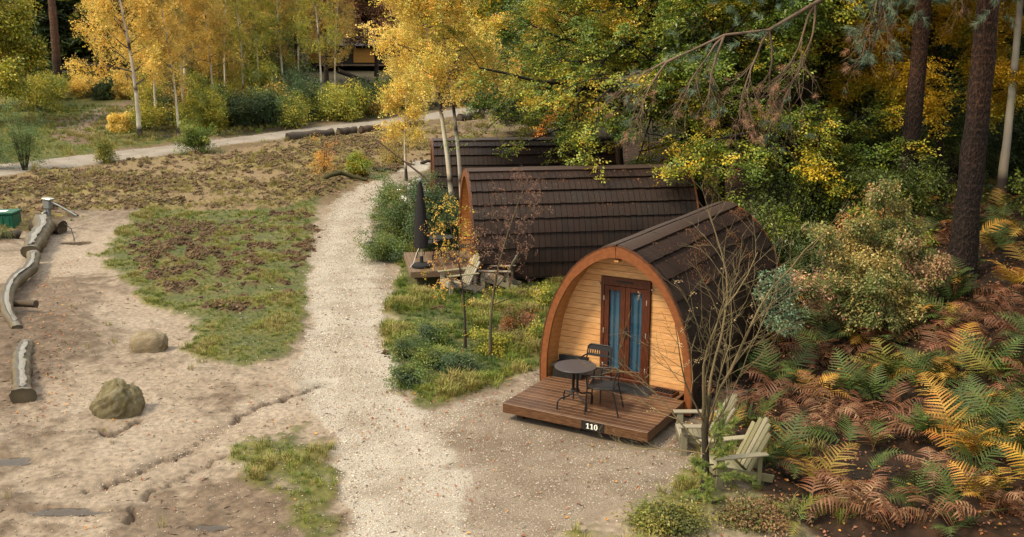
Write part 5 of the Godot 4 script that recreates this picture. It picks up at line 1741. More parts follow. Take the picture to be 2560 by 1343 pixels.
	for q in [
		[-26.9, -66.2, 0.75, 0.6, gold, "low bright yellow bush before the dirt track"],
		[-18.9, -67.5, 1.7, 1.25, deep, "dark green shrub behind the lane, right of the crooked birch"],
		[-17.4, -69.5, 1.6, 1.5, blue, "blue green broom shrub below the white stemmed birches"],
		[-15.6, -72.5, 1.8, 1.6, blue, "broad blue green shrub in the middle of the hedge"],
		[-13.4, -74.0, 1.6, 1.3, olive, "yellow green shrub below the pale slender birch"],
		[-11.6, -76.5, 1.9, 1.5, deep, "dark green shrub left of the small golden birch"],
		[-9.0, -79.5, 1.9, 1.7, deep, "dark shrub behind the small golden birch"],
		[-6.2, -83.0, 2.0, 1.8, deep, "dark shrub between the golden pair and the lane"],
		[-20.6, -66.0, 1.3, 1.5, olive, "olive thicket between the crooked birch and the lane"],
		[-22.0, -69.0, 1.6, 1.8, olive, "olive thicket behind the crooked birch"],
		[-19.4, -74.5, 1.9, 2.6, olive, "tall yellow green thicket between hedge and birches"],
		[-16.9, -79.0, 1.9, 1.8, blue, "blue green thicket under the upright birch"],
		[-3.2, -86.0, 2.2, 2.2, deep, "dark thicket beyond the lane right of the golden pair"],
		[0.8, -90.0, 2.4, 2.6, deep, "dark thicket where the lane leaves behind the beech"],
		[5.0, -96.0, 2.6, 3.0, deep, "dark thicket at the far end of the lane"],
		[-38.5, -87.5, 1.4, 1.1, gold, "golden bush at the foot of the tall reddish pine"],
		[-36.2, -86.5, 1.5, 1.0, deep, "dark bush right of the reddish pine's foot"],
		[-33.9, -86.0, 1.5, 1.1, tan, "tan bush left of the dirt track's far end"],
		[-31.5, -86.5, 1.6, 1.2, olive, "olive bush beyond the far end of the dirt track"],
		[-40.6, -86.0, 1.3, 1.3, olive, "olive bush left of the reddish pine's foot"],
		[-38.0, -78.0, 2.2, 1.6, olive, "broad green bush at the left edge above the meadow"]]:
		shrub("hedge_shrub", q[5], "shrub", on(q[0], q[1]), Vector3(q[2], q[3], q[2]), q[4], s_oak, 60, 22, 1.15, 5, hg if q[1] > -80 and q[0] > -24 else "")
	shrub("spruce_sapling", "bright green young tree standing before the lane's middle", "sapling", on(-18.5, -56.6), Vector3(1.05, 0.95, 1.0), [Color(0.11, 0.15, 0.02), Color(0.17, 0.19, 0.03), Color(0.08, 0.12, 0.02)], s_oak, 60, 16, 0.95)
	shrub("young_tree", "small yellow green sapling before the lane, left of the bright one", "sapling", on(-22.5, -52.9), Vector3(0.45, 0.85, 0.45), [Color(0.15, 0.17, 0.03), Color(0.22, 0.19, 0.03)], s_small, 36, 16, 1.3)
	shrub("beech_sapling", "small green sapling with a red tip on the rooted field", "sapling", on(-7.75, -48.2), Vector3(0.52, 0.62, 0.5), [Color(0.14, 0.20, 0.025), Color(0.22, 0.24, 0.025), Color(0.33, 0.22, 0.03)], s_small, 40, 18, 1.5)
	shrub("orange_sapling", "wispy orange leaved sapling on the field by the mossy branch", "sapling", on(-9.6, -48.6), Vector3(0.75, 0.95, 0.6), [Color(0.45, 0.22, 0.05), Color(0.5, 0.3, 0.06)], s_small, 26, 9, 1.2)
	shrub("yellow_sapling", "faint yellow sapling left of the leaning pole at the lane bend", "sapling", on(-6.4, -52.0), Vector3(1.0, 0.9, 0.8), [Color(0.36, 0.23, 0.06), Color(0.25, 0.22, 0.05)], s_small, 26, 8, 1.2)
	shrub("willow_bush", "tall blue green willow bush at the left edge beside the lane", "shrub", on(-25.6, -50.2), Vector3(1.2, 1.75, 1.0), [Color(0.08, 0.125, 0.04), Color(0.12, 0.165, 0.045), Color(0.10, 0.145, 0.045)], s_small, 52, 18, 1.1, 12)
	shrub("willow_bush", "smaller willow bush left of the tall one, cut by the edge", "shrub", on(-27.4, -50.4), Vector3(0.9, 1.25, 0.9), [Color(0.08, 0.13, 0.05), Color(0.14, 0.18, 0.05)], s_small, 40, 16, 1.1, 9)
	shrub("weed_clump", "green weed clump under the grit box at the left edge", "shrub", on(-17.6, -31.2), Vector3(0.8, 0.28, 0.6), [Color(0.10, 0.12, 0.03), Color(0.16, 0.16, 0.04)], s_small, 40, 14, 0.9)

	# between the pods
	var mixed := [Color(0.075, 0.12, 0.03), Color(0.105, 0.15, 0.034), Color(0.14, 0.16, 0.03), Color(0.052, 0.08, 0.034)]
	R.seed = 151
	shrub("evergreen_bush", "dense blue green bush against the middle pod's far front edge", "shrub", on(-2.35, -29.3), Vector3(0.85, 1.15, 0.85), blue, s_small, 130, 34, 1.0)
	shrub("evergreen_bush", "looser green bush left of the dense one, before the white chair", "shrub", on(-3.6, -30.6), Vector3(0.8, 1.0, 0.8), mixed, s_small, 70, 18, 1.0)
	shrub("evergreen_bush", "low green bush beside the gravel bend, left of the folded parasol", "shrub", on(-3.9, -28.6), Vector3(0.75, 0.42, 0.8), mixed, s_small, 60, 20, 0.9)
	shrub("evergreen_bush", "pale green bush at the lane bend before the farthest deck", "shrub", on(-4.6, -36.2), Vector3(0.9, 0.9, 0.9), [Color(0.12, 0.165, 0.05), Color(0.09, 0.13, 0.042)], s_small, 44, 14, 1.1)
	# low brambles on the bank right of the gravel
	R.seed = 152
	for q in [[-2.1, -18.7, 0.42, 0.24, mixed, "leafy green bramble clump at the gravel's edge"], [-1.55, -18.1, 0.45, 0.22, mixed, "low green bramble clump left of the bare birch's foot"], [-1.0, -17.75, 0.42, 0.2, blue, "dark low bramble left of the numbered deck"], [-1.75, -19.6, 0.5, 0.26, mixed, "yellowish bramble clump in the middle of the grassy bank"], [0.1, -20.6, 0.42, 0.3, [Color(0.22, 0.09, 0.05), Color(0.28, 0.12, 0.04), Color(0.12, 0.11, 0.03)], "reddish bramble clump right of the bare birch"], [0.65, -19.6, 0.4, 0.24, olive, "yellow green weeds beside the nearest pod's left wall"], [-1.95, -17.0, 0.34, 0.2, mixed, "leafy tuft at the tip of the grassy bank"], [1.0, -22.9, 0.6, 0.3, olive, "olive weeds between the two nearer pods"], [-0.4, -19.1, 0.42, 0.22, olive, "yellow leaved weeds at the bare birch's foot"]]:
		shrub("bramble", q[5], "bramble", on(q[0], q[1]), Vector3(q[2], q[3], q[2]), q[4], s_small, 20, 16, 0.75, 7, "brambles on the grassy bank")
	# yellow leaved sapling before the parasol
	R.seed = 161
	g = Grow.new()
	g.pal = [Color(0.42, 0.27, 0.04), Color(0.34, 0.26, 0.04), Color(0.48, 0.27, 0.06)]
	g.levels = 2; g.kids = [3, 2]; g.ratio = [0.5, 0.5]; g.sprays = 1; g.size = 0.5; g.level = 0.2; g.spread = 0.05; g.barkc = Color(0.05, 0.035, 0.03)
	var s2 := stem(g, 3.2, 0.028, Vector3(-0.45, 0, -0.2), "dark", 6)
	boughs(g, s2, 20, 0.30, 0.98, 0.85, 0.3, 0.5)
	plant("birch_sapling", "thin dark stemmed sapling with sparse yellow leaves before the parasol", "sapling", on(-0.98, -19.4), g, s_birch, "", null, "stem", "leaves")
	# bare birch with withered catkins
	R.seed = 162
	g = Grow.new()
	g.pal = [Color(0.13, 0.065, 0.05), Color(0.20, 0.11, 0.07)]
	g.levels = 2; g.kids = [5, 3]; g.ratio = [0.5, 0.45]; g.sprays = 1; g.size = 0.30; g.level = 0.2; g.spread = 0.03; g.minr = 0.0; g.barkc = Color(0.12, 0.075, 0.06); g.rk = 0.5
	g.ang = [0.75, 0.7]; g.trop = [0.05, -0.05, -0.2]
	s2 = stem(g, 3.7, 0.036, Vector3(0.75, 0, -0.1), "twig", 8, 0.12)
	boughs(g, s2, 24, 0.30, 0.98, 1.15, 0.4, 0.6)
	plant("birch_sapling", "leaning bare birch with withered brown twigs before the middle pod", "sapling", on(-0.45, -18.65), g, s_birch, "", null, "stem", "leaves")
	# many stemmed bare sapling in front of the nearest pod
	R.seed = 163
	g = Grow.new()
	g.pal = [Color(0.40, 0.30, 0.17), Color(0.32, 0.20, 0.10)]
	g.barkc = Color(0.33, 0.255, 0.13); g.rmin = 0.0036
	g.levels = 2; g.kids = [8, 5]; g.ratio = [0.5, 0.5]; g.ang = [0.75, 0.8]; g.trop = [0.25, 0.15, 0.1]; g.wander = 0.34; g.sprays = 0; g.minr = 0.0; g.rk = 0.58; g.tip = 0.3
	g.w.tube([Vector3(0, -0.15, 0), Vector3(0.02, 0.5, 0.02), Vector3(-0.02, 1.0, 0), Vector3(0.02, 1.5, 0.03)], [0.062, 0.052, 0.046, 0.036], 8, [Color(0.05, 0.04, 0.03), Color(0.05, 0.04, 0.03), Color(0.09, 0.07, 0.045), Color(0.16, 0.12, 0.07)], 0.06, false)
	for q in [[0.1, 1.3, 0.05, 0.35, 3.0, 2.9, 0.024], [-0.05, 1.1, 0, -0.25, 3.0, 2.7, 0.022], [0.02, 1.45, 0, 0.1, 3.0, 2.6, 0.022], [0, 0.9, 0, 0.75, 2.0, 2.2, 0.018], [0, 1.0, 0, -0.75, 1.6, 2.0, 0.017], [0, 0.75, 0, -1.6, 1.0, 1.8, 0.015], [0, 0.85, 0.02, 1.2, 1.6, 1.9, 0.016], [0, 0.65, 0.05, -1.8, 0.45, 1.5, 0.014], [0, 1.2, 0.05, -0.45, 2.2, 2.0, 0.016], [0, 1.1, 0, 0.95, 2.6, 2.3, 0.017], [0, 0.7, 0.08, 0.5, 1.0, 1.4, 0.012]]:
		limb(g, Vector3(q[0], q[1], q[2]), Vector3(q[3], q[4], R.randf_range(-0.35, 0.25)).normalized(), q[5], q[6], 0)
	for i in 26:
		var c := rv(0.9) + Vector3(0, 2.2, 0)
		g.xs.append(Transform3D(Basis.from_euler(rv(2.0)).scaled(Vector3.ONE * 0.25), c)); g.cs.append(jit(g.pal[0], 0.2))
	plant("bare_sapling", "many stemmed leafless sapling in front of the nearest pod's right side", "sapling", on(2.66, -12.35), g, s_birch, "", null, "stems", "withered_leaves")
	R.seed = 164
	g = Grow.new()
	g.pal = [Color(0.19, 0.24, 0.05), Color(0.25, 0.28, 0.065), Color(0.14, 0.20, 0.045)]
	g.size = 1.0; g.level = 0.2
	for i in 13:
		var a := R.randf() * TAU
		limb_needles(g, Vector3(0, 0.05 + i * 0.08, 0.05), Vector3(cos(a), R.randf_range(-0.1, 0.9), sin(a)).normalized(), R.randf_range(0.3, 0.75))
	plant("juniper_shrub", "feathery green juniper growing round the foot of the bare sapling", "shrub", on(2.72, -12.1), g, spray_needle(50, 0.055, 0.003, 0.14), "", null, "stems", "needles")
	shrub("weed_clump", "weedy green growth at the bottom edge below the bare sapling", "shrub", on(2.0, -11.5), Vector3(0.45, 0.11, 0.3), [Color(0.12, 0.14, 0.03), Color(0.2, 0.18, 0.04), Color(0.09, 0.10, 0.03)], s_small, 50, 16, 0.8)
	shrub("weed_clump", "brownish weeds in the lower right between path and ferns", "shrub", on(3.2, -11.6), Vector3(0.5, 0.12, 0.3), [Color(0.16, 0.13, 0.05), Color(0.10, 0.11, 0.03), Color(0.2, 0.12, 0.06)], s_small, 50, 14, 0.8)
	forest(beechp, flame, deep, olive, yellow, needle, dry, tan, s_beech, s_oak, s_far, s_pine, s_spr, s_birch, s_small)

func limb_needles(g: Grow, p: Vector3, d: Vector3, L: float) -> void:
	var n := 6
	var pts := [p]
	var rr := [0.012]
	for i in n:
		d = (d + rv(0.2) + Vector3(0, -0.04, 0)).normalized()
		p += d * L / n
		pts.append(p); rr.append(0.012 - 0.0015 * i)
	g.w.col = Color(0.09, 0.065, 0.04)
	g.w.tube(pts, rr, 4, null, 0, false)
	for i in int(L * 60):
		var k := R.randi_range(1, n - 1)
		var q: Vector3 = (pts[k] as Vector3).lerp(pts[k + 1], R.randf()) + rv(0.03)
		var x := (d + rv(0.6)).normalized()
		var z := x.cross(rv()).normalized()
		g.xs.append(Transform3D(Basis(x, z.cross(x), z).scaled(Vector3.ONE * R.randf_range(0.7, 1.2)), q)); g.cs.append(jit(g.pal[R.randi_range(0, g.pal.size() - 1)], 0.25))

func forest(beechp: Array, flame: Array, deep: Array, olive: Array, yellow: Array, needle: Array, dry: Array, tan: Array, s_beech: Mesh, s_oak: Mesh, s_far: Mesh, s_pine: Mesh, s_spr: Mesh, s_birch: Mesh, s_small: Mesh) -> void:
	# beeches over the pods
	R.seed = 201
	var g := _beech([beechp[0], beechp[1], beechp[1], beechp[2], beechp[3], beechp[3], beechp[4]], 1.05)
	var s := stem(g, 14.0, 0.34, Vector3(-0.5, 0, 0.5), "beech", 10)
	boughs(g, s, 20, 0.24, 0.66, 7.2, 5.6, 0.12, 1.7, 4.1)
	boughs(g, s, 10, 0.3, 0.95, 4.6, 2.6, 0.3)
	plant("beech_tree", "large green beech reaching over the two farther pods", "tree", on(6.4, -33.4), g, s_beech, "beeches over the pods")
	R.seed = 202
	g = _beech(flame, 1.35)
	s = stem(g, 15.0, 0.32, Vector3(0.4, 0, 0.5), "beech", 9)
	boughs(g, s, 26, 0.2, 0.95, 6.0, 3.0, 0.18)
	plant("beech_tree", "yellow and orange beech behind the green beech at the top", "tree", on(5.2, -47.5), g, s_beech, "beeches over the pods")
	R.seed = 203
	g = _beech([beechp[0], beechp[1], beechp[1], beechp[2], olive[1], yellow[2]], 1.05)
	s = stem(g, 13.0, 0.28, Vector3(-0.6, 0, 0.4), "beech", 9)
	boughs(g, s, 24, 0.14, 0.9, 5.0, 3.0, 0.08, 1.2, 4.6)
	plant("beech_tree", "dark green beech right of the pods under the dead pine branch", "tree", on(9.0, -29.5), g, s_beech, "beeches over the pods")
	R.seed = 204
	g = _beech([olive[0], olive[1], beechp[1], flame[2]], 1.3)
	s = stem(g, 14.0, 0.3, Vector3(0.4, 0, 0.2), "beech", 9)
	boughs(g, s, 24, 0.16, 0.95, 5.4, 3.0, 0.15)
	plant("beech_tree", "olive beech behind the large green one, at the top middle", "tree", on(11.5, -44.0), g, s_beech, "beeches over the pods")
	R.seed = 205
	g = _beech([deep[1], deep[2], beechp[0], beechp[1]], 1.7)
	s = stem(g, 12.0, 0.28, Vector3(0.2, 0, 0.2), "beech", 8)
	boughs(g, s, 22, 0.05, 0.95, 4.8, 3.0, 0.1)
	plant("beech_tree", "dark beech over the far lane, behind the golden birch pair", "tree", on(2.0, -62.0), g, s_beech, "beeches over the pods")
	# the pines at the right and their branches
	R.seed = 211
	g = Grow.new()
	g.pal = needle; g.size = 1.25; g.levels = 2; g.kids = [6, 5]; g.ratio = [0.45, 0.5]; g.ang = [0.8, 0.7]; g.sprays = 4; g.trop = [0.1, 0.05, 0.1]; g.spread = 0.06; g.barkc = Color(0.14, 0.09, 0.06); g.level = 0.3
	s = stem(g, 17.0, 0.275, Vector3(-1.2, 0, -0.4), "pine", 16, 0.5)
	boughs(g, s, 16, 0.52, 0.98, 4.6, 2.0, 0.15)
	# a long branch drooping towards the pods, and live shoots hanging into view
	for q in [[Vector3(-0.3, 8.2, 0.1), Vector3(-1.0, 7.7, 1.6), Vector3(-1.2, 6.2, 2.7), Vector3(-1.3, 5.45, 3.0)], [Vector3(-0.3, 7.6, 0.2), Vector3(-0.6, 7.1, 1.8), Vector3(-0.3, 5.9, 3.2), Vector3(0.1, 5.35, 3.6)], [Vector3(-0.3, 8.0, 0), Vector3(-2.6, 7.2, 1.4), Vector3(-3.3, 5.6, 2.6), Vector3(-3.5, 4.75, 2.9)], [Vector3(-0.2, 8.6, 0), Vector3(-2.0, 7.4, 1.5), Vector3(-2.5, 6.0, 2.4), Vector3(-2.7, 5.4, 2.6)], [Vector3(0.1, 7.8, 0.1), Vector3(1.2, 6.6, 1.8), Vector3(1.6, 5.8, 2.6), Vector3(1.8, 5.2, 2.8)]]:
		g.w.col = Color(0.17, 0.11, 0.07)
		g.w.tube(q, [0.045, 0.028, 0.016, 0.008], 5, null, 0.05, false)
		for i in 42:
			var t := R.randf_range(1.15, 3.0)
			var p: Vector3 = (q[int(t)] as Vector3).lerp(q[mini(int(t) + 1, 3)], t - int(t))
			var e := p + rv(0.42) + Vector3(0, 0.05, 0)
			var x := (e - p).normalized()
			var z := x.cross(rv()).normalized()
			if i % 2 == 0: g.w.tube([p, (p + e) / 2 + rv(0.03), e], [0.008, 0.006, 0.004], 3, null, 0, false)
			g.xs.append(Transform3D(Basis(x, z.cross(x), z).scaled(Vector3.ONE * R.randf_range(0.9, 1.3)), e)); g.cs.append(jit(needle[R.randi_range(0, 2)], 0.25))
	plant("pine_tree", "massive rough barked pine at the right, blue green needles above", "tree", on(9.85, -20.2), g, s_pine, "", M.thickbark)
	R.seed = 212
	g = Grow.new()
	g.pal = needle; g.size = 1.7; g.levels = 2; g.kids = [5, 4]; g.sprays = 4; g.trop = [0.1, 0.1, 0.1]; g.level = 0.3
	s = stem(g, 18.0, 0.255, Vector3(0.2, 0, 0), "pine", 12, 0.5)
	boughs(g, s, 14, 0.6, 0.98, 4.6, 2.0, 0.2)
	plant("pine_tree", "dark straight pine farther back, left of the massive rough pine", "tree", on(10.75, -26.3), g, s_pine, "", M.thickbark)
	# dead pine branch with bare twigs hanging across the beeches
	R.seed = 213
	g = Grow.new()
	g.pal = dry + [needle[1], needle[3]]
	g.levels = 2; g.kids = [11, 5]; g.ratio = [0.6, 0.5]; g.ang = [0.5, 0.7]; g.trop = [-0.5, -0.3, -0.3]; g.wander = 0.36; g.sprays = 1; g.minr = 0.0; g.size = 0.9; g.level = 0.1; g.spread = 0.03
	g.barkc = Color(0.27, 0.18, 0.12); g.rmin = 0.005
	var main := [Vector3(4.2, 2.6, -1.6), Vector3(2.3, 1.6, -0.8), Vector3(0.9, 0.85, -0.2), Vector3(0, 0.35, 0), Vector3(-0.9, 0.25, 0.3), Vector3(-1.8, -0.15, 0.5)]
	g.w.tube(main, [0.066, 0.052, 0.04, 0.031, 0.024, 0.016], 8, null, 0.08, false)
	for i in g.w.c.size(): g.w.c[i] = jit(g.barkc, 0.15)
	for q in [[1, -0.1, -0.9, 0.2, 2.3], [2, -0.3, -0.9, 0.3, 2.4], [2, 0.1, -1.0, 0.2, 2.6], [3, -0.5, -0.8, 0.1, 2.2], [3, 0.1, -1.0, 0.0, 2.4], [4, -0.8, -0.6, 0.2, 1.9], [5, -0.8, -0.55, 0.1, 1.7], [5, -0.9, -0.3, 0.2, 1.6], [4, -0.5, -0.9, 0.2, 1.9], [1, 0.3, -1.0, 0.1, 2.0], [0, 0.0, -1.0, 0.3, 2.2]]:
		limb(g, main[q[0]], Vector3(q[1], q[2], q[3]).normalized(), q[4] * 0.85, 0.026, 0)
	var xs2: Array[Transform3D] = []
	var cs2 := PackedColorArray()
	for i in g.xs.size():
		if R.randf() < 0.22:
			xs2.append(g.xs[i]); cs2.append(g.cs[i])
	g.xs = xs2; g.cs = cs2
	for i in 190:
		var p := Vector3(R.randf_range(-1.8, 3.2), 0, R.randf_range(-0.6, 0.6))
		p.y = 0.35 + 0.55 * p.x + R.randf_range(-0.1, 1.3)
		if nz.get_noise_3dv(p * 16.0) < 0.02: continue
		var x := (Vector3(-0.6, 0.1, 0.3) + rv(0.9)).normalized()
		var z := x.cross(rv()).normalized()
		g.xs.append(Transform3D(Basis(x, z.cross(x), z).scaled(Vector3.ONE * R.randf_range(0.9, 1.35)), p)); g.cs.append(jit(needle[R.randi_range(0, 2)], 0.25))
	plant("pine_branch", "long dead pine branch with tangled bare twigs at the upper middle", "branch", Vector3(4.85, 6.15, -18.6), g, s_pine, "", null, "limb", "dry_needles")
	# slim trunks inside the wood
	R.seed = 221
	var tg := "slim dark trunks inside the wood"
	var proto: Node3D = null
	var names := ["slim pale trunk right of the massive pine, at the photo's right edge", "slim dark trunk between the two big pines", "dark trunk above the rear end of the middle pod", "dark trunk behind the dead pine branch", "slim trunk left of the straight back pine", "thin trunk just right of the straight back pine", "thin trunk deep in the wood left of the back pine", "dark trunk at the right edge behind the pale trunk", "thin dark trunk behind the beech over the middle pod", "dark trunk deep in the wood behind the dead branch"]
	var spots := [[13.85, -27.2, 1.0], [20.5, -47, 1.1], [6.9, -31.5, 1.1], [9.6, -35, 1.6], [12.2, -40, 1.0], [17.6, -42, 0.9], [13.8, -47, 1.1], [20, -36, 1.6], [8.2, -42, 1.5], [13.6, -42, 1.0]]
	for i in spots.size():
		var p := on(spots[i][0], spots[i][1])
		if proto == null:
			g = Grow.new()
			g.pal = [olive[0], olive[1], deep[2], yellow[2]]; g.size = 1.35; g.level = 0.6; g.kids = [6, 4]; g.levels = 2; g.sprays = 7; g.spread = 0.3; g.trop = [0, -0.1, -0.2]
			s = stem(g, 15.0, 0.13, Vector3(0.3, 0, 0.1), "birch", 8)
			boughs(g, s, 16, 0.42, 0.97, 3.6, 2.0, 0.25)
			plant("slim_tree", names[0], "tree", p, g, s_oak, tg)
			g = Grow.new()
			g.pal = [olive[0], deep[1], deep[2], tan[2]]; g.size = 1.4; g.level = 0.6; g.kids = [6, 4]; g.levels = 2; g.sprays = 7; g.spread = 0.3; g.trop = [0, -0.1, -0.2]
			s = stem(g, 14.0, 0.12, Vector3(-0.3, 0, 0.2), "oak", 7)
			boughs(g, s, 18, 0.34, 0.97, 3.6, 2.0, 0.2)
			proto = plant("slim_tree", names[1], "tree", on(spots[1][0], spots[1][1]), g, s_oak, tg)
		elif i > 1:
			copy(proto, names[i], p, i * 1.7, spots[i][2])
	# the yellow tree leaning left before the pines
	R.seed = 222
	g = _beech(yellow, 1.0)
	s = stem(g, 8.5, 0.11, Vector3(-2.2, 0, 0.4), "dark", 8)
	boughs(g, s, 22, 0.35, 0.97, 2.8, 1.5, 0.15)
	plant("hazel_tree", "yellow leaved tree leaning left between the big pines", "tree", on(13.2, -29.5), g, s_beech)
	# undergrowth in the wood
	R.seed = 231
	var ug := "undergrowth bushes inside the wood"
	for q in [
		[6.6, -24.6, 1.3, 1.2, [deep[2], deep[2], olive[0]], "yellow green bush behind the nearest pod's rear arch"],
		[8.3, -26.5, 1.6, 1.4, [deep[1], deep[2], olive[0]], "dark bush behind the rear end of the middle pod"],
		[7.4, -22.2, 0.9, 0.6, [deep[1], deep[2]], "low dark bush touching the nearest pod's rear arch"],
		[10.2, -25.4, 1.4, 1.0, [olive[0], deep[2], deep[2]], "olive bush left of the massive pine's trunk"],
		[11.8, -30.0, 1.7, 1.3, [olive[0], deep[2], olive[3]], "olive bush below the yellow leaning tree"],
		[16.5, -31.0, 1.7, 1.3, [deep[2], deep[1]], "dark bush between the massive pine and the pale trunk"],
		[9.7, -33.0, 1.8, 1.6, [deep[1], deep[2], deep[2]], "dark bush in the wood below the dead branch's tip"],
		[14.0, -23.5, 1.2, 0.7, [deep[2], olive[0]], "low bush right of the massive pine's trunk"],
		[8.6, -21.6, 0.9, 0.9, [olive[0], Color(0.28, 0.15, 0.05), beechp[2]], "yellow tinged bush left of the massive pine's foot"],
		[17.0, -35.5, 2.0, 1.6, [deep[1], olive[0]], "broad dark bush beyond the slim dark trunk"]]:
		shrub("wood_bush", q[5], "bush", on(q[0], q[1]), Vector3(q[2], q[3], q[2]), q[4], s_oak, 80, 20, 0.85, 6, ug)
	# the tall oak sapling with pinkish leaves right of the nearest pod
	R.seed = 232
	g = Grow.new()
	g.pal = [Color(0.30, 0.20, 0.10), Color(0.38, 0.22, 0.13), Color(0.20, 0.20, 0.07), Color(0.13, 0.16, 0.05), Color(0.34, 0.26, 0.09)]
	g.levels = 2; g.kids = [6, 4]; g.ratio = [0.6, 0.5]; g.sprays = 4; g.size = 0.58; g.level = 0.6; g.spread = 0.06; g.barkc = Color(0.08, 0.055, 0.04)
	for i in 6:
		var st2 := stem(g, [3.1, 2.3, 1.7, 1.5, 2.4, 1.3][i], 0.022, Vector3([0.1, -1.3, 1.2, -0.4, 0.7, -1.7][i], 0, [0, 0.2, 0.3, 0.9, -0.3, 0.6][i]), "dark", 6)
		boughs(g, st2, 11, 0.25, 0.98, 0.95, 0.35, 0.3)
	plant("oak_sapling", "spreading oak sapling with pinkish and green leaves right of the nearest pod", "sapling", on(7.35, -18.9), g, s_oak, "", null, "stems", "leaves")
	R.seed = 233
	g = Grow.new()
	g.pal = [Color(0.10, 0.16, 0.10), Color(0.13, 0.19, 0.11)]
	g.levels = 1; g.kids = [4]; g.sprays = 5; g.size = 0.6; g.level = 0.4; g.spread = 0.06; g.barkc = Color(0.1, 0.075, 0.05)
	s = stem(g, 2.0, 0.016, Vector3(-0.1, 0, 0.1), "dark", 5)
	boughs(g, s, 12, 0.35, 0.98, 0.5, 0.25, 0.5)
	plant("oak_sapling", "slim blue green sapling beside the nearest pod's dark wall", "sapling", on(5.1, -17.6), g, s_oak, "", null, "stems", "leaves")
	far_wood(deep, olive, tan, beechp, needle, s_far)

func _beech(pal: Array, size: float) -> Grow:
	var g := Grow.new()
	g.pal = pal; g.size = size; g.level = 0.62; g.cf = 7.0
	g.levels = 2; g.kids = [9, 5]; g.ang = [0.85, 0.8]; g.ratio = [0.45, 0.5]; g.t0 = [0.2, 0.15, 0.1]; g.trop = [-0.12, -0.22, -0.25]; g.sprays = 10; g.spread = 0.18
	g.barkc = Color(0.032, 0.027, 0.022)
	return g

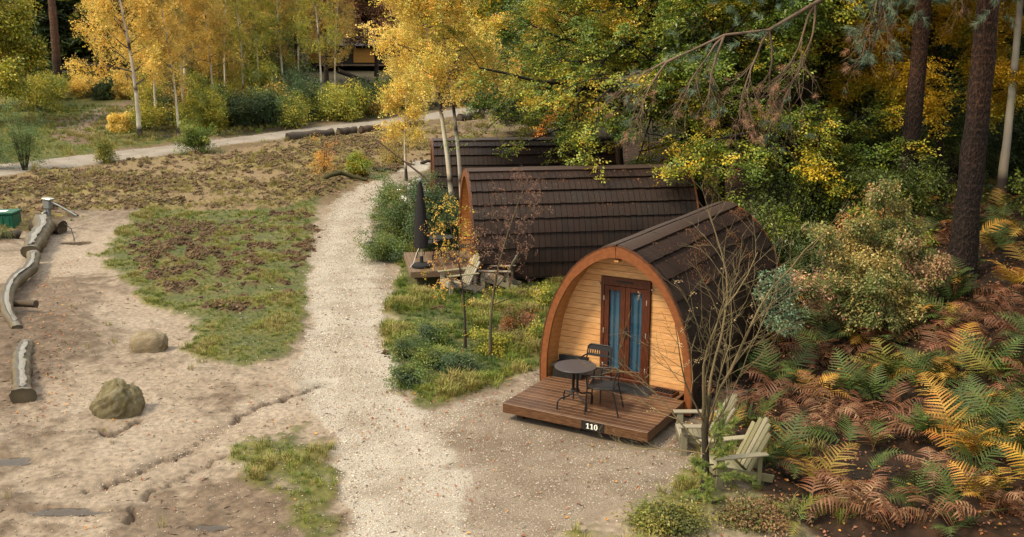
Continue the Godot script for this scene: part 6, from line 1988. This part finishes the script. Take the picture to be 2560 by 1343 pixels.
func far_wood(deep: Array, olive: Array, tan: Array, beechp: Array, needle: Array, s_far: Mesh) -> void:
	# the wood that closes the view behind everything: one mass of crowns on the hillside
	R.seed = 241
	var g := Grow.new()
	g.cf = 2.0; g.level = 0.3
	var pals := [deep, olive, deep, [deep[2], olive[0]], tan, beechp]
	for i in 150:
		var z := -R.randf_range(108, 175)
		var x := R.randf_range(-0.62, 0.62) * -z
		if x > -24 and x < -7 and z > -132: continue
		g.pal = pals[R.randi_range(0, 5)]; g.size = R.randf_range(2.2, 3.0)
		var h := R.randf_range(9, 17)
		puff(g, on(x, z, h * 0.52), Vector3(h * 0.26, h * 0.5, h * 0.26), 20, 12, 1.8, 0.4)
		g.w.col = Color(0.04, 0.03, 0.022)
		g.w.tube([on(x, z, -0.3), on(x, z, h * 0.5), on(x, z, h * 0.9)], [0.25, 0.18, 0.05], 5, null, 0, false)
	var o := plant("far_wood", "far wooded hillside of mixed crowns closing the view at the top", "wood", Vector3.ZERO, g, s_far, "", null, "trunks", "crowns")
	o.set_meta("kind", "stuff")
	(o.get_child(0) as Node3D).set_meta("kind", "stuff")
	# saplings and thin stems that fill the ground between the birches
	g = Grow.new()
	g.cf = 6.0; g.level = 0.2
	for i in 210:
		var z := -R.randf_range(66, 104)
		var t := R.randf()
		var x := lerpf(-0.385, -0.125, t) * -z
		if x > -0.225 * -z and z < -80: continue
		if mk(mroad, x, z) > 0.1 or mk(mroad, x, z - 2) > 0.3: continue
		g.pal = [deep, olive, tan][clampi(int(R.randf() * 3.0), 0, 2)] if t < 0.45 else [deep, olive, olive, tan][R.randi_range(0, 3)]
		g.size = R.randf_range(0.55, 0.8)
		var h := R.randf_range(3.0, 8.5) if z < -82 else R.randf_range(1.2, 2.6)
		puff(g, on(x, z, h * 0.55), Vector3(0.75 + h * 0.06, h * 0.48, 0.75 + h * 0.06), 22, 8, 0.5, 0.1, 0.5)
		g.w.col = Color(0.16, 0.12, 0.08)
		g.w.tube([on(x, z, -0.2), on(x + R.randf_range(-0.3, 0.3), z, h * 0.5), on(x, z, h * 1.05)], [0.05, 0.035, 0.01], 4, null, 0, false)
	o = plant("young_thicket", "thicket of thin young trees filling the ground between the birches", "thicket", Vector3.ZERO, g, s_far, "", null, "stems", "foliage")
	o.set_meta("kind", "stuff")
	(o.get_child(0) as Node3D).set_meta("kind", "stuff")
	# the shaded wood to the right, deeper in
	g = Grow.new()
	g.cf = 3.0; g.level = 0.5
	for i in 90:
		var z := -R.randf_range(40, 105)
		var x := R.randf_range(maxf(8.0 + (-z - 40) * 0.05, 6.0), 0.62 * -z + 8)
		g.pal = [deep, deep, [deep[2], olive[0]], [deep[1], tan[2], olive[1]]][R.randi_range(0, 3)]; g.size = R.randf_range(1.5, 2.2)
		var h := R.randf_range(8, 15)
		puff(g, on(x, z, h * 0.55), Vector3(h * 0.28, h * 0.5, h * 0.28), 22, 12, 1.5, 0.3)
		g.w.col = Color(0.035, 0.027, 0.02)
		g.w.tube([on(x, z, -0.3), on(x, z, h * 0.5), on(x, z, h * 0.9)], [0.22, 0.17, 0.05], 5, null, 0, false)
	# crowns that roof the wood over, high above the bracken and beyond the right of it
	for i in 70:
		var z := -R.randf_range(6, 44)
		var x := R.randf_range(9.5, 32)
		var lo := 3.0
		if i < 26:
			var near: Array = [[9.85, -20.2], [10.75, -26.3], [13.85, -27.2], [9.0, -29.5], [13.2, -29.5], [9.6, -35.0]][i % 6]
			x = near[0] + R.randf_range(-1.6, 2.6); z = near[1] + R.randf_range(-2.0, 2.0); lo = R.randf_range(8.0, 10.5)
		elif x < 0.56 * -z + 3.5: continue
		g.pal = [deep, needle, [deep[2], olive[0]]][R.randi_range(0, 2)]; g.size = R.randf_range(1.2, 1.7)
		puff(g, on(x, z, lo + 4.0), Vector3(3.2, 4.0, 3.2), 26, 14, 1.1, 0.3)
		if i >= 26: g.w.tube([on(x, z, -0.3), on(x, z, lo), on(x, z, lo + 7.0)], [0.2, 0.16, 0.05], 5, null, 0, false)
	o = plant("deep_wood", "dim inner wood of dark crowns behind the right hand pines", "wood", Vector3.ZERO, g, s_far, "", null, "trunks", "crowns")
	o.set_meta("kind", "stuff")
	(o.get_child(0) as Node3D).set_meta("kind", "stuff")

func ferns() -> void:
	R.seed = 301
	var up := [frond(0.9, 1.0, 12, 0.10), frond(1.0, 1.3, 13, 0.18), frond(0.8, 1.15, 11, 0.12)]
	var limp := [frond(0.85, 1.5, 11, 0.45), frond(0.9, 1.75, 12, 0.6), frond(0.8, 1.3, 11, 0.8)]
	var gn := [M.fern_green, M.fern_green, M.fern_olive]
	var yl := [M.fern_yellow, M.fern_yellow, M.fern_gold]
	var mx := [M.fern_yellow, M.fern_olive, M.fern_green]
	var br := [M.fern_brown, M.fern_tan, M.fern_brown]
	var rs := [M.fern_rust, M.fern_brown, M.fern_gold]
	for q in [
		[6.75, -13.15, 9, 0.95, yl, up, "bright yellow bracken in the lower right, largest of the yellow ones"],
		[6.45, -13.95, 7, 0.85, gn, up, "green bracken standing upright just above the bright yellow one"],
		[7.35, -12.75, 9, 1.0, gn, up, "green bracken at the right edge below the yellow one"],
		[7.75, -13.6, 8, 0.95, gn, up, "pale green bracken at the right edge beside the yellow one"],
		[6.85, -16.6, 10, 1.05, gn, up, "broad green bracken in the middle of the fern bank"],
		[6.1, -16.4, 7, 0.85, yl, up, "yellow tipped bracken left of the broad green one"],
		[8.1, -15.3, 8, 0.95, mx, up, "golden bracken at the right edge above the pale green one"],
		[5.35, -16.9, 5, 0.75, gn, up, "single upright green bracken before the oak sapling"],
		[4.75, -14.7, 9, 0.85, br, limp, "withered brown bracken right of the lounge chairs"],
		[5.35, -15.2, 9, 0.9, br, limp, "withered pinkish brown bracken below the oak sapling"],
		[4.35, -12.75, 8, 0.75, br, limp, "withered brown bracken curling beside the nearest lounge chair"],
		[4.6, -11.75, 10, 0.95, br, limp, "large withered tan bracken at the bottom edge"],
		[5.5, -11.6, 9, 0.9, br, limp, "withered tan bracken at the bottom, right of the large one"],
		[6.5, -11.7, 8, 0.9, br, limp, "brown bracken in the bottom right corner"],
		[8.6, -18.0, 9, 1.0, mx, up, "mixed green and gold bracken below the massive pine"],
		[10.2, -18.8, 9, 1.0, yl, up, "golden bracken at the right of the massive pine's foot"],
		[9.0, -19.2, 6, 0.7, gn, up, "small green bracken at the massive pine's foot"],
		[5.6, -19.9, 10, 0.9, rs, limp, "rust brown bracken beside the nearest pod's rear arch"],
		[6.3, -20.9, 9, 0.9, rs, limp, "rust brown bracken behind the nearest pod"],
		[7.15, -11.9, 9, 0.95, mx, up, "olive and gold bracken at the right edge, lowest of the green ones"],
		[5.95, -12.7, 8, 0.85, br, limp, "brown bracken left of the bright yellow one"],
		[5.6, -13.9, 7, 0.8, [M.fern_green, M.fern_olive, M.fern_brown], up, "green bracken with browned tips above the bare dark soil"],
		[7.9, -12.3, 9, 1.0, br, limp, "brown bracken at the right edge under the pale green one"],
		[3.9, -13.9, 5, 0.55, [M.fern_green, M.fern_olive], up, "small green bracken behind the lounge chairs"],
		[3.7, -11.5, 5, 0.6, [M.fern_olive, M.fern_green], up, "small yellow green bracken at the bottom edge"]]:
		bracken(q[6], on(q[0], q[1], 0.02), q[2], q[3], q[4], q[5], R.randf() * TAU)
	# the rest of the bracken reads as one bed
	var sets := [["dark green", [0.06, 0.095, 0.018], 760, up], ["brown", [0.135, 0.062, 0.028], 520, limp], ["gold", [0.32, 0.20, 0.03], 300, up]]
	for q in sets:
		var xs: Array = []
		var cs := PackedColorArray()
		var tries := 0
		while xs.size() < q[2] and tries < 20000:
			tries += 1
			var z := -R.randf_range(11.0, 30.0)
			var x := R.randf_range(3.4, 0.56 * -z + 2.5)
			if mk(mw, x, z) < 0.55 or under_pod(x, z): continue
			if q[0] == "brown" and nz.get_noise_2d(x * 6, z * 6) < -0.05: continue
			if q[0] != "brown" and nz.get_noise_2d(x * 6, z * 6) > 0.12: continue
			if x < 6 and q[0] != "brown" and R.randf() < 0.6: continue
			for f in 5:
				if R.randf() < 0.25: continue
				xs.append(Transform3D(Basis(Vector3.UP, TAU * f / 5 + R.randf()) * Basis(Vector3.BACK, R.randf_range(-0.45, 0.35)).scaled(Vector3.ONE * R.randf_range(0.45, 1.15)) * Basis(Vector3.RIGHT, R.randf_range(-0.5, 0.5)), on(x, z, 0.0)))
				var c: Array = q[1]
				cs.append(jit(Color(c[0], c[1], c[2]), 0.3))
		var m: Mesh = q[3][0] if q[0] != "gold" else q[3][1]
		var o := crowd("bracken_bed", m, xs, cs, self)
		tag(o, "bed of %s bracken fronds covering the forest floor at the right" % q[0], "ferns")
